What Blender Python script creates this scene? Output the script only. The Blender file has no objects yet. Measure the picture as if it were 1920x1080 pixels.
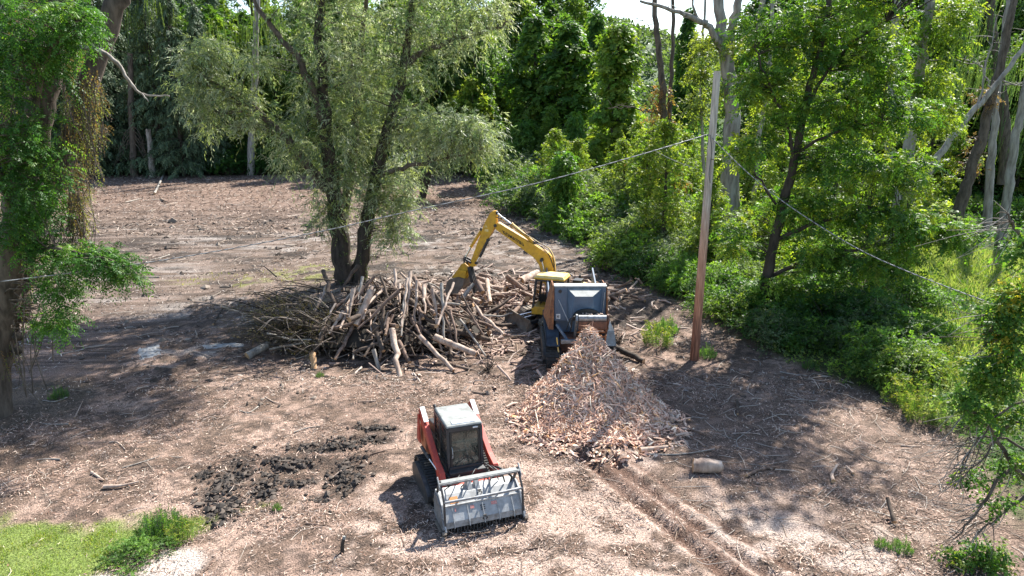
import bpy, math
import numpy as np
from math import radians as R, sin, cos, tan, pi
from mathutils import Vector, Matrix

S = bpy.context.scene
COL = S.collection
rng = np.random.default_rng(11)

# ---------------------------------------------------------------- camera, sky, sun, exposure
CAM_H, FPX, PITCH = 10.4, 1400.0, R(14.5)
SUN_EL, SUN_AZ = R(47), R(33)          # azimuth measured from +Y towards +X
cam = bpy.data.cameras.new('camera')
camo = bpy.data.objects.new('camera', cam)
COL.objects.link(camo)
camo.location = (0, 0, CAM_H)
camo.rotation_euler = (R(90) - PITCH, 0, 0)
cam.sensor_width = 36
cam.lens = FPX / 1920 * 36
cam.clip_end = 3000
S.camera = camo
world = bpy.data.worlds.new('World')
S.world = world
world.use_nodes = True
nt = world.node_tree
sky = nt.nodes.new('ShaderNodeTexSky')
sky.sky_type = 'NISHITA'
sky.sun_disc = False
sky.sun_elevation = SUN_EL
sky.sun_rotation = SUN_AZ
sky.air_density = 1.0
sky.dust_density = .6
bg = nt.nodes['Background']
bg.inputs['Strength'].default_value = 0.10
nt.links.new(sky.outputs[0], bg.inputs[0])
sun = bpy.data.lights.new('sun', 'SUN')
sun.energy = 5.0
sun.angle = R(0.55)
sun.color = (1, .96, .89)
suno = bpy.data.objects.new('sun', sun)
COL.objects.link(suno)
sd = Vector((sin(SUN_AZ) * cos(SUN_EL), cos(SUN_AZ) * cos(SUN_EL), sin(SUN_EL)))
suno.rotation_euler = sd.to_track_quat('Z', 'Y').to_euler()
suno.location = (20, 30, 40)
S.view_settings.view_transform = 'Standard'
S.view_settings.look = 'None'
S.view_settings.gamma = 1
S.view_settings.use_curve_mapping = False
S.view_settings.exposure = 1.5
S.cycles.max_bounces = 6
S.cycles.diffuse_bounces = 3
S.cycles.glossy_bounces = 2
S.cycles.transmission_bounces = 4
S.cycles.transparent_max_bounces = 6

# ---------------------------------------------------------------- helpers
def ray(px, py):
    return np.array([(px - 960) / FPX, cos(PITCH) - (py - 540) / FPX * sin(PITCH), -sin(PITCH) - (py - 540) / FPX * cos(PITCH)])
def G(px, py, z=0.0):
    """world point at height z seen at photo pixel (px, py)"""
    d = ray(px, py); t = (z - CAM_H) / d[2]
    return np.array([t * d[0], t * d[1], z])
def at(px, py, Y):
    d = ray(px, py); t = Y / d[1]
    return np.array([t * d[0], Y, CAM_H + t * d[2]])
def onplane(px, py, o, h):
    """(s, z) of the pixel on the vertical plane through o=(x,y) along h=(hx,hy)"""
    d = ray(px, py); n = (h[1], -h[0])
    t = (o[0] * n[0] + o[1] * n[1]) / (d[0] * n[0] + d[1] * n[1])
    p = d * t
    return (p[0] - o[0]) * h[0] + (p[1] - o[1]) * h[1], CAM_H + p[2]

def _hash(ix, iy, seed):
    h = (ix.astype(np.int64) * 374761393 + iy.astype(np.int64) * 668265263 + seed * 974634777) & 0xFFFFFFFF
    h = ((h ^ (h >> 13)) * 1274126177) & 0xFFFFFFFF
    h = h ^ (h >> 16)
    return (h & 0xFFFF) / 65535.0
def vnoise(x, y, seed=0):
    x = np.asarray(x, float); y = np.asarray(y, float)
    ix = np.floor(x); iy = np.floor(y); fx = x - ix; fy = y - iy
    fx = fx * fx * (3 - 2 * fx); fy = fy * fy * (3 - 2 * fy)
    a = _hash(ix, iy, seed); b = _hash(ix + 1, iy, seed); c = _hash(ix, iy + 1, seed); d = _hash(ix + 1, iy + 1, seed)
    return (a * (1 - fx) + b * fx) * (1 - fy) + (c * (1 - fx) + d * fx) * fy
def fbm(x, y, oct=4, seed=0):
    s = 0; a = .5
    for o in range(oct):
        s = s + a * vnoise(x * 2 ** o, y * 2 ** o, seed + o * 7); a *= .5
    return s
def smooth(e0, e1, x):
    t = np.clip((x - e0) / (e1 - e0), 0, 1)
    return t * t * (3 - 2 * t)

# edge between bare mulch and standing growth on the right, world x as a function of y
EP = [(925, 322), (960, 362), (985, 402), (1100, 452), (1180, 522), (1290, 572), (1400, 642), (1520, 692), (1650, 742), (1790, 822), (1850, 900), (1900, 980)]
EW = np.array([G(*p)[:2] for p in EP])[::-1]
def edge_x(y):
    return np.interp(y, EW[:, 1], EW[:, 0])
RUTS = [((1085, 850), (1220, 960), (1390, 1100)), ((1150, 862), (1300, 980), (1470, 1100)), ((1110, 850), (1250, 960), (1425, 1100)), ((1190, 865), (1330, 970), (1500, 1080))]
RW = [[G(*p)[:2] for p in r] for r in RUTS]
RD = [.17, .15, .08, .07]
def seg_dist(x, y, a, b):
    ax, ay = a; bx, by = b; L2 = (bx - ax) ** 2 + (by - ay) ** 2
    t = np.clip(((x - ax) * (bx - ax) + (y - ay) * (by - ay)) / L2, 0, 1)
    return np.hypot(x - ax - t * (bx - ax), y - ay - t * (by - ay))
def ell(x, y, px, py, rx, ry, seed=3, w=.5):
    """soft patch mask round a ground pixel, radii in metres"""
    c = G(px, py)
    d = np.hypot((x - c[0]) / rx, (y - c[1]) / ry) + w * (fbm(x * 1.1, y * 1.1, 3, seed) - .5) * 2
    return 1 - smooth(.7, 1.15, d)
CLODS = [(425, 905, .5, 1.3), (428, 955, .4, .7), (545, 868, .8, .45), (610, 838, 1.1, .32), (500, 910, .35, .9), (652, 885, .5, 1.2), (670, 825, .9, .3), (560, 905, .5, .25), (385, 890, .25, .4), (700, 803, .8, .2), (600, 935, .3, .2), (770, 660, .8, .4), (730, 440, 1.5, 1), (1180, 585, 1.5, 2.5)]
def clod_mask(x, y):
    m = 0
    for c in CLODS:
        m = np.maximum(m, ell(x, y, *c, seed=21, w=.8))
    return m
def rut_mask(x, y):
    m = 0; z = 0
    wob = (fbm(x * .9, y * .9, 2, 40) - .5) * .18
    for pts, dep in zip(RW, RD):
        d = np.minimum(seg_dist(x, y, pts[0], pts[1]), seg_dist(x, y, pts[1], pts[2])) + wob
        g = np.exp(-(d / .15) ** 2)
        sh = np.exp(-((d - .38) / .16) ** 2)
        z = z - dep * g * (.6 + .8 * fbm(x * 2, y * 2, 2, 9)) + dep * .4 * sh
        m = np.maximum(m, g * min(1, dep * 9))
    return m, z
def H(x, y):
    x = np.asarray(x, float); y = np.asarray(y, float)
    z = .22 * (fbm(x / 5, y / 5, 3, 1) - .5) + .13 * (fbm(x / .9, y / .9, 3, 5) - .5)
    z = z + .05 * (fbm(x / .22, y / .22, 2, 6) - .5)
    m, rz = rut_mask(x, y)
    z = z + rz
    cm = clod_mask(x, y)
    z = z + cm * (.34 * (fbm(x / .28, y / .28, 3, 8) - .55))
    far = smooth(36, 60, y) * (1 - smooth(100, 120, y))
    z = z + far * .25 * (fbm(x / 1.6, y / 1.6, 3, 12) - .5)
    z = z + smooth(112, 300, y) * 16 * (1 - smooth(0, 22, x))
    veg = smooth(0, 2.5, x - edge_x(y)) * smooth(10, 20, y)
    z = z + veg * .25 * fbm(x / 2, y / 2, 3, 14)
    return z
def gz(x, y):
    return float(H(np.array([x]), np.array([y]))[0])

# ---------------------------------------------------------------- materials
def new_mat(name):
    m = bpy.data.materials.new(name); m.use_nodes = True
    return m, m.node_tree, m.node_tree.nodes, m.node_tree.nodes['Principled BSDF']
def pm(name, c1, c2=None, scale=6, rough=.6, metal=0, bump=0.0, bscale=None, coords='Object', detail=6, c3=None, spec=.5, stretch=None):
    m, t, n, b = new_mat(name)
    b.inputs['Roughness'].default_value = rough
    b.inputs['Metallic'].default_value = metal
    b.inputs['Specular IOR Level'].default_value = spec
    tc = n.new('ShaderNodeTexCoord')
    src = tc.outputs[coords]
    if stretch:
        mp = n.new('ShaderNodeMapping'); mp.inputs['Scale'].default_value = stretch
        t.links.new(src, mp.inputs[0]); src = mp.outputs[0]
    if c2 is None: c2 = tuple(v * .75 for v in c1)
    no = n.new('ShaderNodeTexNoise'); no.inputs['Scale'].default_value = scale; no.inputs['Detail'].default_value = detail
    no.inputs['Roughness'].default_value = .65
    t.links.new(src, no.inputs['Vector'])
    cr = n.new('ShaderNodeValToRGB')
    cr.color_ramp.elements[0].position = .35; cr.color_ramp.elements[0].color = (*c2, 1)
    cr.color_ramp.elements[1].position = .62; cr.color_ramp.elements[1].color = (*c1, 1)
    if c3:
        e = cr.color_ramp.elements.new(.75); e.color = (*c3, 1)
    t.links.new(no.outputs[0], cr.inputs[0]); t.links.new(cr.outputs[0], b.inputs['Base Color'])
    if bump:
        n2 = n.new('ShaderNodeTexNoise'); n2.inputs['Scale'].default_value = bscale or scale * 3; n2.inputs['Detail'].default_value = 5
        t.links.new(src, n2.inputs['Vector'])
        bp = n.new('ShaderNodeBump'); bp.inputs['Strength'].default_value = bump; bp.inputs['Distance'].default_value = .02
        t.links.new(n2.outputs[0], bp.inputs['Height']); t.links.new(bp.outputs[0], b.inputs['Normal'])
    return m
def leafmat(name, trans=.5, rough=.5, tint=(1.35, 1.35, .5)):
    m, t, n, b = new_mat(name)
    at_ = n.new('ShaderNodeAttribute'); at_.attribute_name = 'Col'
    b.inputs['Roughness'].default_value = rough
    b.inputs['Specular IOR Level'].default_value = .28
    t.links.new(at_.outputs['Color'], b.inputs['Base Color'])
    mx = n.new('ShaderNodeMix'); mx.data_type = 'RGBA'; mx.blend_type = 'MULTIPLY'; mx.inputs[0].default_value = 1
    mx.inputs[7].default_value = (*tint, 1)
    t.links.new(at_.outputs['Color'], mx.inputs[6])
    tr = n.new('ShaderNodeBsdfTranslucent'); t.links.new(mx.outputs[2], tr.inputs[0])
    ms = n.new('ShaderNodeMixShader'); ms.inputs[0].default_value = trans
    t.links.new(b.outputs[0], ms.inputs[1]); t.links.new(tr.outputs[0], ms.inputs[2])
    t.links.new(ms.outputs[0], n['Material Output'].inputs[0])
    return m
def colmat(name, rough=.85, spec=.2, nscale=0, bump=0):
    m, t, n, b = new_mat(name)
    at_ = n.new('ShaderNodeAttribute'); at_.attribute_name = 'Col'
    b.inputs['Roughness'].default_value = rough; b.inputs['Specular IOR Level'].default_value = spec
    src = at_.outputs['Color']
    if nscale:
        tc = n.new('ShaderNodeTexCoord')
        no = n.new('ShaderNodeTexNoise'); no.inputs['Scale'].default_value = nscale; no.inputs['Detail'].default_value = 6
        t.links.new(tc.outputs['Object'], no.inputs['Vector'])
        mr = n.new('ShaderNodeMapRange'); mr.inputs[1].default_value = .34; mr.inputs[2].default_value = .66
        mr.inputs[3].default_value = .38; mr.inputs[4].default_value = 1.5
        t.links.new(no.outputs[0], mr.inputs[0])
        mx = n.new('ShaderNodeVectorMath'); mx.operation = 'SCALE'
        t.links.new(src, mx.inputs[0]); t.links.new(mr.outputs[0], mx.inputs['Scale'])
        src = mx.outputs[0]
        if bump:
            bp = n.new('ShaderNodeBump'); bp.inputs['Strength'].default_value = bump; bp.inputs['Distance'].default_value = .05
            t.links.new(no.outputs[0], bp.inputs['Height']); t.links.new(bp.outputs[0], b.inputs['Normal'])
    t.links.new(src, b.inputs['Base Color'])
    return m

M = {}
M['leaf'] = leafmat('leaf')
M['leaf_pale'] = leafmat('leaf_pale', .45, .45, (1.15, 1.2, .8))
M['needle'] = leafmat('needle', .12, .6, (1, 1, .8))
M['litter'] = colmat('litter')
M['bark'] = pm('bark', (.15, .12, .095), (.055, .045, .035), 5, .9, bump=.8, bscale=14, stretch=(1, 1, .25), spec=.2)
M['grey_bark'] = pm('grey_bark', (.36, .33, .29), (.15, .13, .11), 4, .9, bump=.7, bscale=12, stretch=(1, 1, .2), spec=.2)
M['dark_bark'] = pm('dark_bark', (.075, .06, .048), (.03, .025, .02), 5, .9, bump=.8, bscale=14, stretch=(1, 1, .25), spec=.2)
M['dead_wood'] = pm('dead_wood', (.38, .345, .30), (.18, .155, .13), 6, .85, bump=.4, stretch=(1, 1, .2), spec=.2)
M['log_a'] = pm('log_a', (.25, .17, .13), (.085, .06, .045), 4, .85, bump=.6, c3=(.38, .29, .23), stretch=(1, 1, .4), spec=.2)
M['log_b'] = pm('log_b', (.13, .095, .072), (.045, .035, .028), 5, .9, bump=.6, c3=(.24, .185, .145), stretch=(1, 1, .4), spec=.2)
M['log_c'] = pm('log_c', (.50, .39, .31), (.22, .15, .115), 4, .8, bump=.4, c3=(.62, .53, .44), stretch=(1, 1, .4), spec=.2)
M['cut'] = pm('cut_wood', (.55, .36, .2), (.36, .2, .1), 8, .8, bump=.3, spec=.2)
M['yellow'] = pm('yellow_paint', (.68, .37, .02), (.48, .25, .025), 4, .5, c3=(.68, .46, .12), bump=.05)
M['yellow_dusty'] = pm('dusty_yellow', (.72, .56, .25), (.62, .40, .08), 3, .6)
M['red'] = pm('red_paint', (.50, .055, .03), (.33, .045, .028), 5, .5, c3=(.50, .22, .16), bump=.05)
M['orange'] = pm('orange_panel', (.50, .16, .06), (.34, .10, .04), 3, .6, c3=(.45, .25, .15))
M['charcoal'] = pm('charcoal_paint', (.035, .037, .04), (.02, .021, .024), 5, .5, c3=(.07, .068, .064))
M['rubber'] = pm('rubber', (.05, .048, .045), (.02, .02, .02), 9, .85, c3=(.13, .11, .09), bump=.3, spec=.3)
M['roof_grey'] = pm('roof_grey', (.26, .275, .265), (.15, .155, .145), 4, .65, c3=(.34, .33, .30))
M['pale_grey'] = pm('pale_grey_steel', (.40, .405, .40), (.23, .23, .225), 4, .55, c3=(.52, .51, .48), bump=.1)
M['white'] = pm('white_paint', (.75, .75, .74), (.6, .6, .6), 6, .5)
M['steel'] = pm('worn_steel', (.30, .31, .32), (.15, .145, .14), 6, .5, metal=.4, c3=(.42, .42, .42), bump=.15)
M['dark_steel'] = pm('dark_steel', (.06, .06, .062), (.03, .028, .026), 6, .55, metal=.3, c3=(.12, .1, .08), bump=.1)
M['chrome'] = pm('chrome_rod', (.7, .7, .7), (.6, .6, .6), 4, .15, metal=1)
M['blue_grey'] = pm('blue_grey_paint', (.085, .135, .20), (.06, .095, .145), 3, .45, c3=(.15, .19, .23), bump=.06)
M['rust'] = pm('rust', (.36, .15, .06), (.13, .055, .03), 5, .8, c3=(.48, .27, .15), bump=.3)
M['rust_dark'] = pm('dark_rust', (.16, .075, .05), (.06, .035, .025), 6, .8, c3=(.26, .14, .09), bump=.3)
M['black'] = pm('black_plastic', (.018, .018, .018), (.012, .012, .012), 6, .5)
M['letter'] = pm('black_lettering', (.012, .012, .014), (.01, .01, .01), 6, .5)
M['sticker'] = pm('orange_sticker', (.6, .25, .06), (.45, .2, .08), 20, .6)
M['sticker_red'] = pm('red_sticker', (.5, .12, .1), (.6, .4, .36), 30, .6)
M['seat'] = pm('grey_seat', (.13, .14, .15), (.07, .075, .08), 8, .8)
M['bottle'] = pm('bottle_plastic', (.25, .32, .45), (.5, .55, .62), 12, .25)
M['mud'] = pm('mud_steel', (.22, .175, .13), (.11, .085, .065), 3, .75, c3=(.3, .25, .2), bump=.2)
M['wire'] = pm('wire', (.42, .42, .41), (.25, .25, .24), 20, .5, metal=.3)
M['wire_dark'] = pm('wire_dark', (.1, .1, .1), (.06, .06, .06), 20, .5)

def glass(name, tint, alpha):
    m, t, n, b = new_mat(name)
    b.inputs['Base Color'].default_value = (*tint, 1)
    b.inputs['Roughness'].default_value = .06
    b.inputs['Specular IOR Level'].default_value = .8
    no = n.new('ShaderNodeTexNoise'); no.inputs['Scale'].default_value = 2.2; no.inputs['Detail'].default_value = 6
    tc = n.new('ShaderNodeTexCoord'); t.links.new(tc.outputs['Object'], no.inputs['Vector'])
    mr = n.new('ShaderNodeMapRange'); mr.inputs[1].default_value = .4; mr.inputs[2].default_value = .75
    mr.inputs[3].default_value = alpha; mr.inputs[4].default_value = min(1, alpha + .3)
    t.links.new(no.outputs[0], mr.inputs[0]); t.links.new(mr.outputs[0], b.inputs['Alpha'])
    cr = n.new('ShaderNodeValToRGB'); cr.color_ramp.elements[0].position = .45; cr.color_ramp.elements[0].color = (*tint, 1)
    cr.color_ramp.elements[1].position = .75; cr.color_ramp.elements[1].color = (.22, .22, .17, 1)
    t.links.new(no.outputs[0], cr.inputs[0]); t.links.new(cr.outputs[0], b.inputs['Base Color'])
    return m
M['glass'] = glass('dusty_glass', (.05, .055, .045), .5)

def post_mat():
    """weathered grey top running down to reddish brown wood"""
    m, t, n, b = new_mat('pole_wood')
    tc = n.new('ShaderNodeTexCoord'); mp = n.new('ShaderNodeMapping'); mp.inputs['Scale'].default_value = (7, 7, .5)
    t.links.new(tc.outputs['Object'], mp.inputs[0])
    no = n.new('ShaderNodeTexNoise'); no.inputs['Scale'].default_value = 3; no.inputs['Detail'].default_value = 7
    t.links.new(mp.outputs[0], no.inputs['Vector'])
    sx = n.new('ShaderNodeSeparateXYZ'); t.links.new(tc.outputs['Object'], sx.inputs[0])
    ad = n.new('ShaderNodeMath'); ad.operation = 'MULTIPLY_ADD'; ad.inputs[1].default_value = 3.5; t.links.new(no.outputs[0], ad.inputs[0]); t.links.new(sx.outputs[2], ad.inputs[2])
    mr = n.new('ShaderNodeMapRange'); mr.inputs[1].default_value = 1.2; mr.inputs[2].default_value = 11.5; t.links.new(ad.outputs[0], mr.inputs[0])
    cr = n.new('ShaderNodeValToRGB'); e = cr.color_ramp.elements
    e[0].position = 0; e[0].color = (.10, .042, .024, 1); e[1].position = 1; e[1].color = (.46, .42, .36, 1)
    for p, c in ((.1, (.22, .09, .05)), (.3, (.46, .21, .12)), (.52, (.50, .30, .20)), (.68, (.42, .35, .28))):
        q = e.new(p); q.color = (*c, 1)
    t.links.new(mr.outputs[0], cr.inputs[0])
    sc = n.new('ShaderNodeVectorMath'); sc.operation = 'SCALE'
    m2 = n.new('ShaderNodeMapRange'); m2.inputs[1].default_value = .3; m2.inputs[2].default_value = .7; m2.inputs[3].default_value = .6; m2.inputs[4].default_value = 1.25
    t.links.new(no.outputs[0], m2.inputs[0]); t.links.new(cr.outputs[0], sc.inputs[0]); t.links.new(m2.outputs[0], sc.inputs['Scale'])
    t.links.new(sc.outputs[0], b.inputs['Base Color'])
    bp = n.new('ShaderNodeBump'); bp.inputs['Strength'].default_value = .5; t.links.new(no.outputs[0], bp.inputs['Height']); t.links.new(bp.outputs[0], b.inputs['Normal'])
    b.inputs['Roughness'].default_value = .85
    return m
M['fender'] = pm('fender_paint', (.045, .065, .09), (.03, .035, .045), 4, .95, c3=(.10, .09, .08), spec=.1)
M['pole'] = post_mat()

# ---------------------------------------------------------------- geometry accumulator
class Geo:
    def __init__(s, T=None):
        s.V = []; s.F = {}; s.C = []; s.n = 0; s.mats = []; s.T = T; s.smooth = {}
    def add(s, V, F, mat='litter', col=None, smooth=False):
        V = np.asarray(V, float).reshape(-1, 3)
        if s.T is not None:
            A = np.array(s.T); V = V @ A[:3, :3].T + A[:3, 3]
        if mat not in s.mats: s.mats.append(mat)
        mi = s.mats.index(mat)
        if isinstance(F, np.ndarray):
            s.F.setdefault((F.shape[1], mi, smooth), []).append(F + s.n)
        else:
            for f in F: s.F.setdefault((len(f), mi, smooth), []).append(np.array([f]) + s.n)
        s.V.append(V)
        s.C.append(np.ones((len(V), 3)) * .5 if col is None else (np.tile(col, (len(V), 1)) if np.ndim(col) == 1 else col))
        s.n += len(V)
        return s
    def box(s, x0, x1, y0, y1, z0, z1, mat, taper=0):
        V = [(x0, y0, z0), (x1, y0, z0), (x1, y1, z0), (x0, y1, z0), (x0 + taper, y0 + taper, z1), (x1 - taper, y0 + taper, z1), (x1 - taper, y1 - taper, z1), (x0 + taper, y1 - taper, z1)]
        return s.add(V, [(3, 2, 1, 0), (4, 5, 6, 7), (0, 1, 5, 4), (1, 2, 6, 5), (2, 3, 7, 6), (3, 0, 4, 7)], mat)
    def hexa(s, P, mat):
        """eight points: bottom ring 0-3, top ring 4-7"""
        return s.add(P, [(3, 2, 1, 0), (4, 5, 6, 7), (0, 1, 5, 4), (1, 2, 6, 5), (2, 3, 7, 6), (3, 0, 4, 7)], mat)
    def prism(s, prof, y0, y1, mat, axis='y'):
        """profile (x,z) extruded along y (or given axis)"""
        n = len(prof)
        def P(a, b, c): return (a, c, b) if axis == 'y' else ((c, a, b) if axis == 'x' else (a, b, c))
        V = [P(a, b, y0) for a, b in prof] + [P(a, b, y1) for a, b in prof]
        F = [tuple(range(n)), tuple(range(2 * n - 1, n - 1, -1))] + [(i, n + i, n + (i + 1) % n, (i + 1) % n) for i in range(n)]
        return s.add(V, F, mat)
    def tube(s, P, r, mat, sides=8, cap=True, endmat=None, smooth=True, col=None):
        P = np.asarray(P, float); k = len(P); r = np.ones(k) * r if np.ndim(r) == 0 else np.asarray(r, float)
        Tn = np.gradient(P, axis=0); Tn /= np.linalg.norm(Tn, axis=1)[:, None] + 1e-9
        ref = np.array([0, 0, 1.]) if abs(Tn[0][2]) < .9 else np.array([1., 0, 0])
        N = np.cross(Tn, ref); N /= np.linalg.norm(N, axis=1)[:, None] + 1e-9
        B = np.cross(Tn, N)
        a = np.arange(sides) * 2 * pi / sides
        V = P[:, None] + r[:, None, None] * (np.cos(a)[None, :, None] * N[:, None] + np.sin(a)[None, :, None] * B[:, None])
        i = np.arange(k - 1)[:, None] * sides; j = np.arange(sides)[None]; j2 = (j + 1) % sides
        F = np.stack([i + j, i + j2, i + j2 + sides, i + j + sides], -1).reshape(-1, 4)
        s.add(V.reshape(-1, 3), F, mat, col, smooth)
        if cap:
            s.add(V[0], [tuple(range(sides))], endmat or mat, col); s.add(V[-1], [tuple(range(sides - 1, -1, -1))], endmat or mat, col)
        return s
    def rod(s, a, b, r, mat, sides=8, **k):
        return s.tube([a, b], r, mat, sides, **k)
    def bar(s, a, b, w, h, mat):
        """rectangular bar from a to b, w sideways, h upward"""
        a = np.array(a, float); b = np.array(b, float); d = b - a; d /= np.linalg.norm(d)
        up = np.array([0, 0, 1.]) if abs(d[2]) < .95 else np.array([1., 0, 0])
        u = np.cross(d, up); u /= np.linalg.norm(u); v = np.cross(u, d)
        q = [(-1, -1), (1, -1), (1, 1), (-1, 1)]
        return s.hexa([a + u * i * w / 2 + v * j * h / 2 for i, j in q] + [b + u * i * w / 2 + v * j * h / 2 for i, j in q], mat)
    def mesh(s, name):
        me = bpy.data.meshes.new(name)
        if not s.V: return me
        V = np.concatenate(s.V)
        me.vertices.add(len(V)); me.vertices.foreach_set('co', V.astype(np.float32).ravel())
        idx = []; st = []; mi = []; sm = []; o = 0
        for (k, m, so), L in s.F.items():
            F = np.concatenate(L); idx.append(F.ravel()); st.append(o + np.arange(len(F)) * k); mi.append(np.full(len(F), m)); sm.append(np.full(len(F), so)); o += F.size
        idx = np.concatenate(idx); st = np.concatenate(st)
        me.loops.add(len(idx)); me.loops.foreach_set('vertex_index', idx.astype(np.int32))
        me.polygons.add(len(st)); me.polygons.foreach_set('loop_start', st.astype(np.int32))
        me.polygons.foreach_set('material_index', np.concatenate(mi).astype(np.int32))
        me.polygons.foreach_set('use_smooth', np.concatenate(sm).astype(bool))
        for m in s.mats: me.materials.append(M[m])
        C = np.concatenate(s.C)
        at_ = me.color_attributes.new('Col', 'FLOAT_COLOR', 'POINT')
        at_.data.foreach_set('color', np.concatenate([C, np.ones((len(C), 1))], 1).astype(np.float32).ravel())
        me.update(calc_edges=True)
        return me

def link(name, data, parent=None, loc=None, rz=0):
    o = bpy.data.objects.new(name, data); COL.objects.link(o)
    if loc is not None: o.location = tuple(loc)
    o.rotation_euler[2] = rz
    if parent: o.parent = parent
    return o
def obj(name, geo, parent=None, loc=None, rz=0, bevel=0):
    o = link(name, geo if isinstance(geo, bpy.types.Mesh) else geo.mesh(name), parent, loc, rz)
    if bevel:
        b = o.modifiers.new('bevel', 'BEVEL'); b.width = bevel; b.segments = 2; b.limit_method = 'ANGLE'; b.angle_limit = R(40)
        b.harden_normals = False
    return o
def tag(o, label=None, cat=None, group=None, kind=None):
    if label: o['label'] = label
    if cat: o['category'] = cat
    if group: o['group'] = group
    if kind: o['kind'] = kind
    return o
def thing(name, label, cat, loc, rz=0, group=None):
    return tag(link(name, None, None, loc, rz), label, cat, group)

def curve_pts(P, n=5, jit=0.0):
    """Catmull-Rom through control points"""
    P = [np.array(p, float) for p in P]
    Q = [2 * P[0] - P[1]] + P + [2 * P[-1] - P[-2]]
    out = []
    for i in range(1, len(Q) - 2):
        for t in np.linspace(0, 1, n, endpoint=False):
            p0, p1, p2, p3 = Q[i - 1], Q[i], Q[i + 1], Q[i + 2]
            out.append(.5 * ((2 * p1) + (-p0 + p2) * t + (2 * p0 - 5 * p1 + 4 * p2 - p3) * t * t + (-p0 + 3 * p1 - 3 * p2 + p3) * t ** 3))
    out.append(P[-1]); out = np.array(out)
    if jit: out[1:-1] += rng.normal(0, jit, out[1:-1].shape)
    return out

# ---------------------------------------------------------------- foliage
LEAF_GAIN = 1.55
def unit(v): return v / (np.linalg.norm(v, axis=-1, keepdims=True) + 1e-9)
def pal(cols, n, var=.25, w=None):
    """random colour per item from a small palette, with brightness variation"""
    cols = np.array(cols, float); k = rng.choice(len(cols), n, p=w)
    return cols[k] * (1 + rng.uniform(-var, var, (n, 1)))
def sprays(geo, P, D, L, n, ll, lw, ang=.9, droop=.3, jit=.3, col=None, lcol=.25, mat='leaf', leafdroop=.25, twist=1.0):
    """M twigs of n leaves each; leaves alternate either side of the twig and follow its droop"""
    P = np.asarray(P, float); D = unit(np.asarray(D, float)); Mn = len(P)
    L = np.ones(Mn) * L if np.ndim(L) == 0 else L
    t = np.linspace(.12, 1, n)
    pos = P[:, None] + D[:, None] * (L[:, None] * t)[..., None]
    pos[..., 2] -= droop * L[:, None] * t ** 2
    tg = np.repeat(D[:, None], n, 1).copy(); tg[..., 2] -= 2 * droop * t
    tg = unit(tg)
    side = unit(np.cross(tg, np.array([0, 0, 1.])) + 1e-4)
    N0 = np.cross(side, tg)
    ro = rng.normal(0, twist * .5, (Mn, 1, 1))
    side = side * np.cos(ro) + N0 * np.sin(ro); N0 = np.cross(side, tg)
    sg = np.where(np.arange(n) % 2, 1., -1.)[None, :, None]
    a = ang * (1 - .35 * t)[None, :, None]
    ld = tg * np.cos(a) + side * sg * np.sin(a) + rng.normal(0, jit, (Mn, n, 3)); ld[..., 2] -= leafdroop
    ld = unit(ld)
    w = unit(np.cross(ld, N0 + rng.normal(0, jit, (Mn, n, 3))))
    sz = rng.uniform(.7, 1.2, (Mn, n, 1)); l = ll * sz; ww = lw * sz * .5
    b = pos; tip = pos + ld * l; mid = pos + ld * l * .45; mid2 = mid.copy()
    V = np.stack([b, mid + w * ww, tip, mid2 - w * ww], 2).reshape(-1, 3)
    F = np.arange(Mn * n * 4).reshape(-1, 4)
    c = np.repeat(col, n, 0) * (1 + rng.uniform(-lcol, lcol, (Mn * n, 1))) * LEAF_GAIN
    geo.add(V, F, mat, np.repeat(np.clip(c, 0, 1), 4, 0))
def rdir(n, up=.0):
    v = rng.normal(0, 1, (n, 3)); v[:, 2] += up
    return unit(v)
def in_ball(n, p=.5):
    return unit(rng.normal(0, 1, (n, 3))) * (rng.uniform(0, 1, (n, 1)) ** p)
def clumps_foliage(geo, C, rad, per, cols, w=None, n=10, L=.8, ll=.14, lw=.05, up=.3, droop=.35, ang=.9, cvar=.25, jit=.3, mat='leaf', leafdroop=.25, flat=.6, ccol=None):
    """C clump centres; each gets `per` twigs springing outward from its middle"""
    C = np.asarray(C, float); K = len(C); rad = np.ones(K) * rad if np.ndim(rad) == 0 else np.asarray(rad)
    cc = pal(cols, K, cvar, w) if ccol is None else ccol
    off = in_ball(K * per, .6); off[:, 2] *= flat
    P = np.repeat(C, per, 0) + off * np.repeat(rad, per)[:, None]
    D = off + rdir(K * per) * .5; D[:, 2] += up
    col = np.repeat(cc, per, 0) * (1 + rng.uniform(-.2, .2, (K * per, 1)))
    sprays(geo, P, D, L * rng.uniform(.6, 1.2, K * per), n, ll, lw, ang, droop, jit, col, mat=mat, leafdroop=leafdroop)

def nearest_branch(geo, limbs, C, mat, r=.035, every=1, sides=4, sag=.15):
    """thin branches from the closest lower limb point to clump centres"""
    LP = np.concatenate(limbs)
    for c in C[::every]:
        d = np.linalg.norm(LP - c, axis=1) + np.where(LP[:, 2] > c[2] - .1, 3.0, 0)
        p = LP[np.argmin(d)]
        L = np.linalg.norm(c - p)
        if L < .3: continue
        m = (p + c) / 2 + rng.normal(0, .08 * L, 3); m[2] += sag * L * .3
        geo.tube(curve_pts([p, m, c], 3), np.linspace(r * (1 + .25 * L), r * .3, 7), mat, sides, cap=False)

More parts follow.
